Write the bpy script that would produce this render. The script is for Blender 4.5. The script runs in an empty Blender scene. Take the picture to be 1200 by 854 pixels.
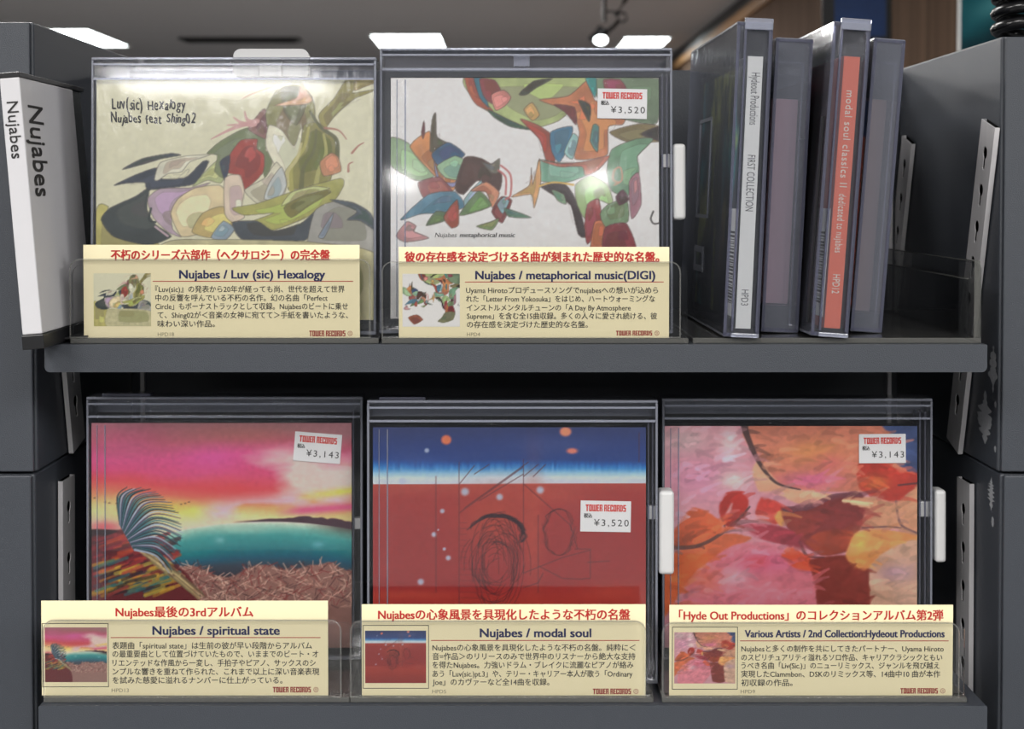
import bpy, bmesh, math, random
import numpy as np
from mathutils import Vector, Matrix

C = bpy.context.scene.collection
SC = bpy.context.scene
PI = math.pi
R = math.radians

# ------------------------------------------------------------------ camera
D, H = 0.68, 1.45
FPX, CX, HOR = 1600.0, 590.0, 228.0
PITCH = R(1.5)
CY = HOR + FPX * math.tan(PITCH)
cam_d = bpy.data.cameras.new('camera')
cam = bpy.data.objects.new('camera', cam_d)
C.objects.link(cam)
cam.location = (0, -D, H)
cam.rotation_euler = (PI / 2 - PITCH, 0, 0)
cam_d.sensor_width = 36
cam_d.lens = FPX / 1200 * 36
cam_d.shift_x = (600 - CX) / 1200
cam_d.shift_y = -(427 - CY) / 1200
cam_d.clip_start = 0.02
cam_d.dof.use_dof = True
cam_d.dof.focus_distance = 0.69
cam_d.dof.aperture_fstop = 15
SC.camera = cam

# ------------------------------------------------------------------ world, lamps, exposure
w = bpy.data.worlds.new('world')
SC.world = w
w.use_nodes = True
w.node_tree.nodes['Background'].inputs[0].default_value = (0.92, 0.96, 1.0, 1)
w.node_tree.nodes['Background'].inputs[1].default_value = 1.0
# the unseen rest of the shop: dim towards the floor, brighter towards the lit ceiling
_n, _l = w.node_tree.nodes, w.node_tree.links
_tc, _sp, _cr = _n.new('ShaderNodeTexCoord'), _n.new('ShaderNodeSeparateXYZ'), _n.new('ShaderNodeValToRGB')
_mr = _n.new('ShaderNodeMapRange')
_mr.inputs[1].default_value, _mr.inputs[2].default_value = -1, 1
_l.new(_tc.outputs['Generated'], _sp.inputs[0])
_l.new(_sp.outputs['Z'], _mr.inputs[0])
_l.new(_mr.outputs[0], _cr.inputs[0])
for _e, (_p, _v) in zip([_cr.color_ramp.elements[0], _cr.color_ramp.elements[1], _cr.color_ramp.elements.new(.5)], ((.40, .07), (.66, .62), (.50, .22))):
    _e.position, _e.color = _p, (_v * .93, _v * .97, _v, 1)
_l.new(_cr.outputs[0], _n['Background'].inputs[0])
SC.view_settings.view_transform = 'Standard'
SC.view_settings.look = 'None'
SC.view_settings.exposure = 0.25
SC.view_settings.gamma = 1.0
SC.view_settings.use_curve_mapping = False
SC.cycles.transparent_max_bounces = 48
SC.cycles.max_bounces = 10
SC.cycles.caustics_reflective = False
SC.cycles.caustics_refractive = False


def lamp(name, loc, size, power, col=(1, 0.98, 0.95), rot=(0, 0, 0)):
    l = bpy.data.lights.new(name, 'AREA')
    l.shape = 'RECTANGLE'
    l.size, l.size_y = size
    l.energy = power
    l.color = col
    o = bpy.data.objects.new(name, l)
    C.objects.link(o)
    o.location = loc
    o.rotation_euler = rot
    return o


CEIL = 2.78
lamp('unseen_ceiling_lamp', (-1.0, -1.9, CEIL - .05), (0.7, 1.3), 44)
lamp('unseen_ceiling_lamp', (0.9, -2.2, CEIL - .05), (0.7, 1.3), 44)
lamp('unseen_ceiling_lamp', (-3.0, -1.5, CEIL - .05), (0.7, 1.3), 80)  # this and the next: unseen side lamps added to brighten the inner faces
lamp('unseen_ceiling_lamp', (2.7, -1.9, CEIL - .05), (0.7, 1.3), 78)
lamp('unseen_ceiling_lamp', (0.0, -4.6, CEIL - .05), (2.6, 1.3), 120)
lamp('unseen_ceiling_lamp', (-1.1, 1.5, CEIL - .05), (0.7, 1.3), 42)
lamp('unseen_ceiling_lamp', (-0.7, 4.2, CEIL - .05), (0.9, 1.3), 42)
lamp('unseen_ceiling_lamp', (-3.2, 3.5, CEIL - .05), (1.2, 1.3), 90)  # this and the next two: lamps added so floor bounce brightens the ceiling
lamp('unseen_ceiling_lamp', (-1.6, 7.0, CEIL - .05), (1.2, 1.3), 90)
lamp('unseen_ceiling_lamp', (0.2, 9.0, CEIL - .05), (1.2, 1.3), 90)
lamp('unseen_ceiling_lamp', (-1.75, -7.6, CEIL - .05), (1.3, 1.0), 60)
lamp('unseen_ceiling_lamp', (0.98, -13.6, CEIL - .05), (0.3, 2.0), 40)
lamp('unseen_ceiling_lamp', (-1.06, -13.6, CEIL - .05), (0.25, 2.0), 30)


def P(px, py, Y):
    """The point of the plane y = Y that the photograph shows at pixel (px, py)."""
    F = Vector((0, math.cos(PITCH), -math.sin(PITCH)))
    U = Vector((0, math.sin(PITCH), math.cos(PITCH)))
    d = F + Vector((1, 0, 0)) * ((px - CX) / FPX) - U * ((py - CY) / FPX)
    return Vector((0, -D, H)) + d * ((D + Y) / d.y)


# ------------------------------------------------------------------ materials
def s2l(c):
    return tuple((v / 12.92 if v <= .04045 else ((v + .055) / 1.055) ** 2.4) for v in (x / 255 for x in c))


def new_mat(name):
    m = bpy.data.materials.new(name)
    m.use_nodes = True
    nt = m.node_tree
    return m, nt, nt.nodes, nt.links, nt.nodes['Principled BSDF']


def plain(name, rgb, rough=.5, metal=0., bump=0., scale=400., spec=.5, var=0.0, stretch=None):
    m, nt, N, L, b = new_mat(name)
    b.inputs['Base Color'].default_value = (*s2l(rgb), 1)
    b.inputs['Roughness'].default_value = rough
    b.inputs['Metallic'].default_value = metal
    b.inputs['Specular IOR Level'].default_value = spec
    tc = N.new('ShaderNodeTexCoord')
    no = N.new('ShaderNodeTexNoise')
    no.inputs['Scale'].default_value = scale
    no.inputs['Detail'].default_value = 4
    if stretch:
        mp = N.new('ShaderNodeMapping')
        mp.inputs['Scale'].default_value = stretch
        L.new(tc.outputs['Object'], mp.inputs[0])
        L.new(mp.outputs[0], no.inputs['Vector'])
    else:
        L.new(tc.outputs['Object'], no.inputs['Vector'])
    if bump:
        bp = N.new('ShaderNodeBump')
        bp.inputs['Strength'].default_value = bump
        bp.inputs['Distance'].default_value = .0006
        L.new(no.outputs[0], bp.inputs['Height'])
        L.new(bp.outputs[0], b.inputs['Normal'])
    if var:
        mx = N.new('ShaderNodeMix')
        mx.data_type = 'RGBA'
        c = s2l(rgb)
        mx.inputs[6].default_value = (*[v * (1 - var) for v in c], 1)
        mx.inputs[7].default_value = (*[min(1, v * (1 + var)) for v in c], 1)
        L.new(no.outputs[0], mx.inputs[0])
        L.new(mx.outputs[2], b.inputs['Base Color'])
    return m


def clear(name, tint, gloss=1.0, rough=.03, diff=0.0, dcol=(1, 1, 1), ior=1.45, scratch=0.0):
    """Thin clear plastic: lets light through with a tint, mirrors by the angle, a little milky where diff > 0."""
    m, nt, N, L, b = new_mat(name)
    N.remove(b)
    out = N['Material Output']
    tr = N.new('ShaderNodeBsdfTransparent')
    tr.inputs[0].default_value = (*tint, 1)
    gl = N.new('ShaderNodeBsdfGlossy')
    gl.inputs['Roughness'].default_value = rough
    fr = N.new('ShaderNodeFresnel')
    fr.inputs[0].default_value = ior
    mu = N.new('ShaderNodeMath')
    mu.operation = 'MULTIPLY'
    mu.use_clamp = True
    mu.inputs[1].default_value = gloss
    L.new(fr.outputs[0], mu.inputs[0])
    mx = N.new('ShaderNodeMixShader')
    L.new(mu.outputs[0], mx.inputs[0])
    L.new(gl.outputs[0], mx.inputs[2])
    src = tr.outputs[0]
    if diff:
        df = N.new('ShaderNodeBsdfDiffuse')
        df.inputs[0].default_value = (*dcol, 1)
        m2 = N.new('ShaderNodeMixShader')
        m2.inputs[0].default_value = diff
        L.new(src, m2.inputs[1])
        L.new(df.outputs[0], m2.inputs[2])
        src = m2.outputs[0]
    L.new(src, mx.inputs[1])
    if scratch:
        tc = N.new('ShaderNodeTexCoord')
        no = N.new('ShaderNodeTexNoise')
        no.inputs['Scale'].default_value = 90
        no.inputs['Detail'].default_value = 5
        mp = N.new('ShaderNodeMapping')
        mp.inputs['Scale'].default_value = (1, 1, .35)
        L.new(tc.outputs['Object'], mp.inputs[0])
        L.new(mp.outputs[0], no.inputs['Vector'])
        bp = N.new('ShaderNodeBump')
        bp.inputs['Strength'].default_value = scratch
        bp.inputs['Distance'].default_value = .001
        L.new(no.outputs[0], bp.inputs['Height'])
        L.new(bp.outputs[0], gl.inputs['Normal'])
    L.new(mx.outputs[0], out.inputs[0])
    return m


def emit(name, rgb, k):
    m, nt, N, L, b = new_mat(name)
    b.inputs['Base Color'].default_value = (.8, .8, .8, 1)
    b.inputs['Emission Color'].default_value = (*rgb, 1)
    b.inputs['Emission Strength'].default_value = k
    return m


M = {}
M['powder'] = plain('charcoal_powder_coat', (57, 61, 68), .45, 0, .35, 2000, .5)
M['powder_dark'] = plain('dark_powder_coat', (49, 52, 58), .5, 0, .3, 900, .4)
M['gap'] = plain('black_groove', (8, 8, 9), .8)
M['strip'] = plain('brushed_steel', (206, 204, 206), .42, .2, .15, 300, .5, .1, (1, 1, .05))
M['hole_shade'] = plain('slot_shade', (5, 5, 5), .9, spec=.1)
M['scuff'] = plain('worn_paint', (150, 152, 156), .7, 0, .5, 400, .3, .2)
M['white_plastic'] = plain('white_plastic', (198, 198, 198), .4, 0, .1, 200)
M['black_plastic'] = plain('black_plastic', (22, 22, 24), .35)
M['divider_white'] = plain('white_card', (200, 199, 202), .45, 0, .05, 60, .4, .03)
M['card'] = plain('cream_card', (241, 230, 190), .5, 0, .05, 120, .3, .012)
M['paper'] = plain('white_paper', (236, 236, 236), .5, 0, .05, 150, .3)
M['ink_red'] = plain('red_ink', (176, 30, 26), .6)
M['ink_logo'] = plain('brick_red_ink', (150, 38, 32), .6)
M['ink_bright'] = plain('bright_red_ink', (214, 52, 40), .6)
M['ink_navy'] = plain('navy_ink', (28, 34, 84), .6)
M['ink_black'] = plain('black_ink', (30, 28, 28), .6)
M['ink_grey'] = plain('grey_ink', (96, 96, 98), .6)
M['ink_pale'] = plain('pale_grey_ink', (146, 138, 112), .6)
M['ink_white'] = plain('white_ink', (240, 225, 210), .6)
M['clear'] = clear('clear_plastic', (.99, .99, .995), .65, .05, .004, (.85, .9, 1))
M['haze'] = clear('hazy_clear_plastic', (.94, .95, .98), 1.3, .10, .075, (.8, .84, 1), scratch=.3)
M['clear_worn'] = clear('worn_clear_plastic', (.95, .955, .97), .8, .09, .022, (.8, .85, 1), scratch=.35)
M['haze_thin'] = clear('faintly_hazy_plastic', (.97, .975, .99), 1.1, .08, .03, (.85, .88, 1), scratch=.3)
M['edge'] = clear('clear_plastic_edge', (.74, .76, .84), 1.8, .12, .22, (.78, .82, .98))
M['edge_dark'] = clear('dark_clear_edge', (.46, .47, .58), 1.8, .15, .10, (.6, .62, .85))
M['acrylic'] = clear('acrylic_sheet', (.998, .998, .996), .7, .03)
M['acrylic_edge'] = clear('acrylic_sheet_edge', (.72, .72, .70), 1.5, .15, .10, (.85, .85, .80))
M['frost'] = clear('frosted_tab', (.75, .75, .76), 1.0, .3, .5, (.9, .9, .9))
M['wrap'] = clear('shrink_film', (1, 1, 1), 1.1, .09, scratch=.55)
M['sleeve'] = clear('grey_sleeve', (.22, .24, .23), 1.0, .1, .1, (.3, .32, .3))
M['floor'] = plain('grey_floor', (118, 118, 118), .35, 0, .05, 20, .5, .1)
M['ceiling'] = plain('ceiling_paint', (196, 192, 192), .9, 0, .05, 20, .2, .03)
M['wood'] = plain('brown_wood_panel', (96, 78, 66), .85, 0, .1, 6, .05, .75, (1, 6, .12))
M['wood_pale'] = plain('pale_wood_panel', (88, 70, 57), .85, 0, .1, 4, .05, .7, (1, 6, .1))
M['wood_trim'] = plain('orange_wood_trim', (150, 112, 74), .5, 0, .1, 10, .3, .25, (1, .2, 6))
M['lamp'] = emit('lamp_diffuser', (.93, 1, 1), 9)
M['fixture'] = plain('dark_fixture', (52, 50, 50), .45)
M['screen'] = plain('dark_blue_screen', (34, 58, 104), .25, 0, 0, 8, .5, .5)
M['cable'] = plain('glossy_black_cable', (14, 14, 16), .22)
M['sill'] = plain('white_edge', (226, 226, 224), .5)
M['barcode'] = M['ink_black']


def art_material(name, rough=.32):
    m, nt, N, L, b = new_mat(name)
    a = N.new('ShaderNodeAttribute')
    a.attribute_name = 'Col'
    L.new(a.outputs['Color'], b.inputs['Base Color'])
    b.inputs['Roughness'].default_value = rough
    b.inputs['Specular IOR Level'].default_value = .4
    return m


M['art'] = art_material('printed_cover')
M['matte_print'] = art_material('matte_print', .9)
M['matte_print'].node_tree.nodes['Principled BSDF'].inputs['Specular IOR Level'].default_value = .04


# ------------------------------------------------------------------ mesh helpers
def link(name, me, mat, parent=None):
    o = bpy.data.objects.new(name, me)
    C.objects.link(o)
    if mat:
        me.materials.append(mat)
    if parent:
        o.parent = parent
    return o


def obj(name, bm, mat, parent=None, smooth=False):
    me = bpy.data.meshes.new(name)
    bmesh.ops.recalc_face_normals(bm, faces=bm.faces)
    bm.to_mesh(me)
    bm.free()
    if smooth:
        for p in me.polygons:
            p.use_smooth = True
    return link(name, me, mat, parent)


def box(bm, x0, x1, y0, y1, z0, z1, bev=0.0, seg=2):
    vs = [bm.verts.new((x, y, z)) for x in (x0, x1) for y in (y0, y1) for z in (z0, z1)]
    q = [(0, 1, 3, 2), (4, 6, 7, 5), (0, 4, 5, 1), (2, 3, 7, 6), (0, 2, 6, 4), (1, 5, 7, 3)]
    fs = [bm.faces.new([vs[i] for i in f]) for f in q]
    if bev:
        es = list({e for f in fs for e in f.edges})
        bmesh.ops.bevel(bm, geom=es, offset=bev, segments=seg, affect='EDGES', profile=.5)


def bxs(name, boxes, mat, parent=None, bev=0.0, seg=2):
    bm = bmesh.new()
    for b in boxes:
        box(bm, *b, bev=bev, seg=seg)
    return obj(name, bm, mat, parent)


def prism(bm, pts, y0, y1):
    """Outline pts in (x, z), extruded from y0 to y1."""
    a = [bm.verts.new((x, y0, z)) for x, z in pts]
    b = [bm.verts.new((x, y1, z)) for x, z in pts]
    bm.faces.new(a)
    bm.faces.new(b[::-1])
    n = len(pts)
    for i in range(n):
        bm.faces.new((a[i], b[i], b[(i + 1) % n], a[(i + 1) % n]))


def rrect(x0, x1, z0, z1, tl=0, tr=0, br=0, bl=0, n=6):
    pts = []
    for cx, cz, r, a0 in ((x1 - br, z0 + br, br, -90), (x1 - tr, z1 - tr, tr, 0), (x0 + tl, z1 - tl, tl, 90), (x0 + bl, z0 + bl, bl, 180)):
        if r <= 0:
            pts.append((cx, cz))
        else:
            for k in range(n + 1):
                t = R(a0 + 90 * k / n)
                pts.append((cx + r * math.cos(t), cz + r * math.sin(t)))
    return pts


def tube(bm, pts, r, n=10, cap=True):
    rings = []
    for i, p in enumerate(pts):
        t = (pts[min(i + 1, len(pts) - 1)] - pts[max(i - 1, 0)]).normalized()
        up = Vector((0, 0, 1)) if abs(t.z) < .95 else Vector((1, 0, 0))
        a = t.cross(up).normalized()
        b = a.cross(t)
        rings.append([bm.verts.new(p + (a * math.cos(2 * PI * k / n) + b * math.sin(2 * PI * k / n)) * r) for k in range(n)])
    for q, s in zip(rings, rings[1:]):
        for k in range(n):
            bm.faces.new((q[k], q[(k + 1) % n], s[(k + 1) % n], s[k]))
    if cap:
        bm.faces.new(rings[0][::-1])
        bm.faces.new(rings[-1])


def thing(name, label, cat, loc=(0, 0, 0), rot=(0, 0, 0), group=None):
    o = bpy.data.objects.new(name, None)
    o.empty_display_size = .02
    C.objects.link(o)
    o.location = loc
    o.rotation_euler = rot
    return tag(o, label, cat, group)


def tag(o, label, cat, group=None):
    o['label'] = label
    o['category'] = cat
    if group:
        o['group'] = group
    return o


def struct(o, label=None):
    o['kind'] = 'structure'
    return o


# ------------------------------------------------------------------ lettering
_glyph = {}


def text_geo(s, bold=0.0, space=1.0, res=3):
    k = (s, bold, space, res)
    if k in _glyph:
        return _glyph[k]
    cu = bpy.data.curves.new('lettering', 'FONT')
    cu.body = s
    cu.size = 1
    cu.offset = bold
    cu.space_character = space
    cu.resolution_u = res
    o = bpy.data.objects.new('lettering', cu)
    C.objects.link(o)
    dg = bpy.context.evaluated_depsgraph_get()
    me = bpy.data.meshes.new_from_object(o.evaluated_get(dg))
    v = np.array([(p.co.x, p.co.y) for p in me.vertices])
    f = [tuple(p.vertices) for p in me.polygons]
    bpy.data.objects.remove(o)
    bpy.data.curves.remove(cu)
    bpy.data.meshes.remove(me)
    _glyph[k] = (v, f)
    return v, f


class Letters:
    """Collects flat lettering in a (u, v) plane and links it as one mesh."""

    def __init__(self):
        self.v, self.f, self.lay = [], [], []

    def add(self, pts, faces, layer=0):
        o = len(self.v)
        self.lay += [layer] * len(pts)
        self.v += [tuple(p) for p in pts]
        self.f += [tuple(i + o for i in f) for f in faces]

    def text(self, s, x0, x1, base, em, bold=0.0, space=1.0, shear=0.0, rot=None, res=3, fit=True):
        """Fit s into x0..x1 with its baseline at base and em as height of one em (v runs up)."""
        v, f = text_geo(s, 0.0, space, res)
        a, b = v[:, 0].min(), v[:, 0].max()
        k = (x1 - x0) / (b - a) if fit else em
        x = x0 + (v[:, 0] - a) * k + v[:, 1] * em * shear
        y = base + v[:, 1] * em
        e = max(0.0, bold) * em
        for i, (dx, dy) in enumerate(((0, 0),) if e <= 0 else ((-e, -e * .5), (e, -e * .5), (-e, e * .5), (e, e * .5))):
            self.add(np.stack([x + dx, y + dy], 1), f, i)

    def rect(self, x0, x1, y0, y1):
        self.add([(x0, y0), (x1, y0), (x1, y1), (x0, y1)], [(0, 1, 2, 3)])

    def logo(self, x0, x1, y0, y1):
        """TOWER RECORDS in heavy condensed block capitals."""
        glyph = {'T': [(0, 4, 4, 5), (1.2, 0, 2.8, 4)],
                 'O': [(0, 0, 1.5, 5), (2.3, 0, 3.8, 5), (1.5, 0, 2.3, .9), (1.5, 4.1, 2.3, 5)],
                 'W': [(0, 0, 1.4, 5), (2, 0, 3.2, 5), (3.8, 0, 5.2, 5), (1.4, 0, 2, .9), (3.2, 0, 3.8, .9)],
                 'E': [(0, 0, 1.5, 5), (1.5, 0, 3.2, .9), (1.5, 2.1, 2.9, 3), (1.5, 4.1, 3.2, 5)],
                 'R': [(0, 0, 1.5, 5), (1.5, 4.1, 2.4, 5), (2.4, 2.8, 3.7, 5), (1.5, 2.1, 3.2, 2.9), (2.4, 0, 3.8, 2.1)],
                 'C': [(0, 0, 1.5, 5), (1.5, 4.1, 3.6, 5), (2.3, 3.2, 3.6, 4.1), (1.5, 0, 3.6, .9), (2.3, .9, 3.6, 1.8)],
                 'D': [(0, 0, 1.5, 5), (1.5, 4.1, 2.6, 5), (1.5, 0, 2.6, .9), (2.3, .5, 3.8, 4.5)],
                 'S': [(0, 4.1, 3.6, 5), (0, 2.2, 1.5, 4.1), (1.5, 2.2, 3.6, 3), (2.1, .9, 3.6, 2.2), (0, 0, 3.6, .9)]}
        wd = {'T': 4, 'O': 3.8, 'W': 5.2, 'E': 3.2, 'R': 3.8, 'C': 3.6, 'D': 3.8, 'S': 3.6}
        rc, x = [], 0
        for ch in 'TOWER RECORDS':
            if ch == ' ':
                x += 1.8
                continue
            rc += [(x + a, b, x + c, d) for a, b, c, d in glyph[ch]]
            x += wd[ch] + .45
        k = (x1 - x0) / (x - .45)
        q = (y1 - y0) / 5
        for a, b, c, d in rc:
            self.rect(x0 + a * k, x0 + c * k, y0 + b * q, y0 + d * q)

    def ring(self, cx, cy, r, t, n=20):
        a = [(cx + r * math.cos(2 * PI * k / n), cy + r * math.sin(2 * PI * k / n)) for k in range(n)]
        b = [(cx + (r - t) * math.cos(2 * PI * k / n), cy + (r - t) * math.sin(2 * PI * k / n)) for k in range(n)]
        self.add(a + b, [(k, (k + 1) % n, n + (k + 1) % n, n + k) for k in range(n)])

    def build(self, name, mat, parent, fn, out=(0, -1, 0)):
        """out is the way the print faces; strokes laid over each other are 12 microns of ink apart."""
        me = bpy.data.meshes.new(name)
        me.from_pydata([tuple(c + o * k * 1.2e-5 for c, o in zip(fn(*p), out)) for p, k in zip(self.v, self.lay)], [], self.f)
        me.update()
        return link(name, me, mat, parent)


# ------------------------------------------------------------------ printed pictures, painted cell by cell
def noise2(h, w_, cell, seed, octv=4, sx=1.0, sy=1.0):
    rg = np.random.default_rng(seed)
    out = np.zeros((h, w_))
    amp, tot = 1.0, 0.0
    for o in range(octv):
        cw, chh = max(1.5, cell * sx / 2 ** o), max(1.5, cell * sy / 2 ** o)
        gw, gh = int(w_ / cw) + 3, int(h / chh) + 3
        g = rg.random((gh, gw))
        x, y = np.arange(w_) / cw, np.arange(h) / chh
        xi, yi = x.astype(int), y.astype(int)
        fx, fy = x - xi, y - yi
        fx, fy = fx * fx * (3 - 2 * fx), fy * fy * (3 - 2 * fy)
        a = g[yi][:, xi] * (1 - fx) + g[yi][:, xi + 1] * fx
        b = g[yi + 1][:, xi] * (1 - fx) + g[yi + 1][:, xi + 1] * fx
        out += amp * (a * (1 - fy)[:, None] + b * fy[:, None])
        tot += amp
        amp *= .5
    return out / tot * 2 - 1


def spline(pts, closed=True, n=8):
    p = np.array(pts, float)
    m = len(p)
    out = []
    for i in range(m if closed else m - 1):
        q = [p[(i + k) % m] if closed else p[min(max(i + k, 0), m - 1)] for k in (-1, 0, 1, 2)]
        for t in np.linspace(0, 1, n, endpoint=False):
            out.append(.5 * (2 * q[1] + (q[2] - q[0]) * t + (2 * q[0] - 5 * q[1] + 4 * q[2] - q[3]) * t * t
                             + (3 * q[1] - q[0] - 3 * q[2] + q[3]) * t ** 3))
    if not closed:
        out.append(p[-1])
    return np.array(out)


class Canvas:
    """A picture w_ x h_ cells; drawing coordinates are (x - ox) * k, (y - oy) * k."""

    def __init__(self, w_, h_, rgb, ox=0, oy=0, k=1.0):
        self.a = np.ones((h_, w_, 3)) * np.array(rgb, float)
        self.h, self.w, self.ox, self.oy, self.k = h_, w_, ox, oy, k
        self.Y, self.X = np.mgrid[0:h_, 0:w_].astype(float)

    def t(self, pts):
        return [((x - self.ox) * self.k, (y - self.oy) * self.k) for x, y in pts]

    def blend(self, mask, rgb, al=1.0):
        mk = (mask * al)[..., None]
        self.a = self.a * (1 - mk) + np.array(rgb, float) * mk

    def mask(self, q):
        inside = np.zeros((self.h, self.w), bool)
        j = len(q) - 1
        for i in range(len(q)):
            xi, yi = q[i]
            xj, yj = q[j]
            if yi != yj:
                c = ((yi > self.Y) != (yj > self.Y)) & (self.X < (xj - xi) * (self.Y - yi) / (yj - yi) + xi)
                inside ^= c
            j = i
        return inside.astype(float)

    def blur(self, m, n):
        for _ in range(n):
            p = np.pad(m, 1, mode='edge')
            m = (p[1:-1, 1:-1] * 2 + p[:-2, 1:-1] + p[2:, 1:-1] + p[1:-1, :-2] + p[1:-1, 2:]) / 6
        return m

    def poly(self, pts, rgb, al=1.0, smooth=True, soft=1, line=None, grain=0.0, seed=1):
        q = self.t(pts)
        if smooth:
            sp = spline(q)
            ql = np.array(q)
            lin = np.concatenate([ql[i] + (ql[(i + 1) % len(ql)] - ql[i]) * np.linspace(0, 1, 8, endpoint=False)[:, None] for i in range(len(ql))])
            q = sp * .6 + lin * .4
        m = self.blur(self.mask(q), soft)
        if grain:
            g = noise2(self.h, self.w, 18, seed, 4)[..., None]
            base = np.clip(np.array(rgb, float) * (1 + grain * g), 0, 255)
            mk = (m * al)[..., None]
            self.a = self.a * (1 - mk) + base * mk
            if line:
                rr = random.Random(seed * 7)
                cen = np.array(q).mean(0)
                for f_ in (.62, .3):
                    sh = (np.array(q)[rr.randrange(len(q))] - cen) * (.95 - f_) * .6
                    tint = np.clip(np.array(rgb, float) * rr.choice((.8, .88, 1.12, 1.18)) + np.array([rr.uniform(-14, 14) for _ in range(3)]), 0, 255)
                    qi = (np.array(q) - cen) * f_ + cen + sh
                    self.blend(self.blur(self.mask(qi), 1) * m, tint, .75)
                    self.stroke_px(np.vstack([qi, qi[:1]]), line[0] * .7, line[1], line[2] * .5)
        else:
            self.blend(m, rgb, al)
        if line:
            self.stroke_px(np.vstack([q, q[:1]]), line[0], line[1], line[2])

    def stroke_px(self, q, wd, rgb, al):
        m = np.zeros((self.h, self.w))
        q = np.array(q)
        n = len(q)
        for i in range(n - 1):
            (x0, y0), (x1, y1) = q[i], q[i + 1]
            ww = wd[0] + (wd[1] - wd[0]) * i / max(1, n - 2) if isinstance(wd, tuple) else wd
            lo_x, hi_x = int(max(0, min(x0, x1) - ww - 2)), int(min(self.w, max(x0, x1) + ww + 3))
            lo_y, hi_y = int(max(0, min(y0, y1) - ww - 2)), int(min(self.h, max(y0, y1) + ww + 3))
            if hi_x <= lo_x or hi_y <= lo_y:
                continue
            X, Y = self.X[lo_y:hi_y, lo_x:hi_x], self.Y[lo_y:hi_y, lo_x:hi_x]
            dx, dy = x1 - x0, y1 - y0
            tt = np.clip(((X - x0) * dx + (Y - y0) * dy) / (dx * dx + dy * dy + 1e-9), 0, 1)
            d = np.hypot(X - x0 - tt * dx, Y - y0 - tt * dy)
            m[lo_y:hi_y, lo_x:hi_x] = np.maximum(m[lo_y:hi_y, lo_x:hi_x], np.clip(ww / 2 + .5 - d, 0, 1) * min(1, ww + .2))
        self.blend(m, rgb, al)

    def stroke(self, pts, wd, rgb, al=1.0, smooth=True):
        q = self.t(pts)
        if smooth:
            q = spline(q, False)
        k = self.k
        self.stroke_px(q, (wd[0] * k, wd[1] * k) if isinstance(wd, tuple) else wd * k, rgb, al)

    def blob(self, x, y, rx, ry, rgb, al=1.0, p=2.0):
        (cx, cy), = self.t([(x, y)])
        d = ((self.X - cx) / (rx * self.k)) ** 2 + ((self.Y - cy) / (ry * self.k)) ** 2
        self.blend(np.exp(-d ** (p / 2)), rgb, al)

    def grain(self, amt, cell=6, seed=3, sx=1, sy=1):
        self.a = np.clip(self.a * (1 + amt * noise2(self.h, self.w, cell, seed, 3, sx, sy)[..., None]), 0, 255)

    def small(self, w_, h_, crop=None):
        yi = np.linspace(0, self.h - 1, h_).astype(int)
        xi = np.linspace(0, self.w - 1, w_).astype(int)
        b = Canvas(w_, h_, (0, 0, 0))
        n = max(1, self.w // w_ // 2)
        sm = np.stack([self.blur(self.a[..., c], n) for c in range(3)], -1)
        b.a = sm[yi][:, xi]
        return b

    def build(self, name, parent, fn, mat=None, gain=1.0, sat=1.0):
        """fn(u, v) with u, v in 0..1 from the lower left corner gives the local position."""
        h, w_ = self.h, self.w
        u = np.linspace(0, 1, w_)
        v = np.linspace(1, 0, h)
        p00, pu, pv = (np.array(fn(*c)) for c in ((0, 0), (1, 0), (0, 1)))
        co = p00 + u[None, :, None] * (pu - p00) + v[:, None, None] * (pv - p00)
        me = bpy.data.meshes.new(name)
        i = np.arange(h * w_).reshape(h, w_)
        qd = np.stack([i[1:, :-1], i[1:, 1:], i[:-1, 1:], i[:-1, :-1]], -1).reshape(-1, 4)
        nf = len(qd)
        me.vertices.add(h * w_)
        me.vertices.foreach_set('co', co.reshape(-1))
        me.loops.add(nf * 4)
        me.loops.foreach_set('vertex_index', qd.reshape(-1).astype(np.int32))
        me.polygons.add(nf)
        me.polygons.foreach_set('loop_start', np.arange(0, nf * 4, 4, dtype=np.int32))
        me.update(calc_edges=True)
        g_ = self.a.mean(-1, keepdims=True)
        a = np.clip((g_ + (self.a - g_) * sat) * gain, 0, 255) / 255
        lin = np.where(a <= .04045, a / 12.92, ((a + .055) / 1.055) ** 2.4)
        col = np.ones((h * w_, 4), np.float32)
        col[:, :3] = lin.reshape(-1, 3)
        at = me.color_attributes.new('Col', 'FLOAT_COLOR', 'POINT')
        at.data.foreach_set('color', col.reshape(-1))
        me.validate()
        return link(name, me, mat or M['art'], parent)


LINE = (1.0, (70, 62, 52), .45)


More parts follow.
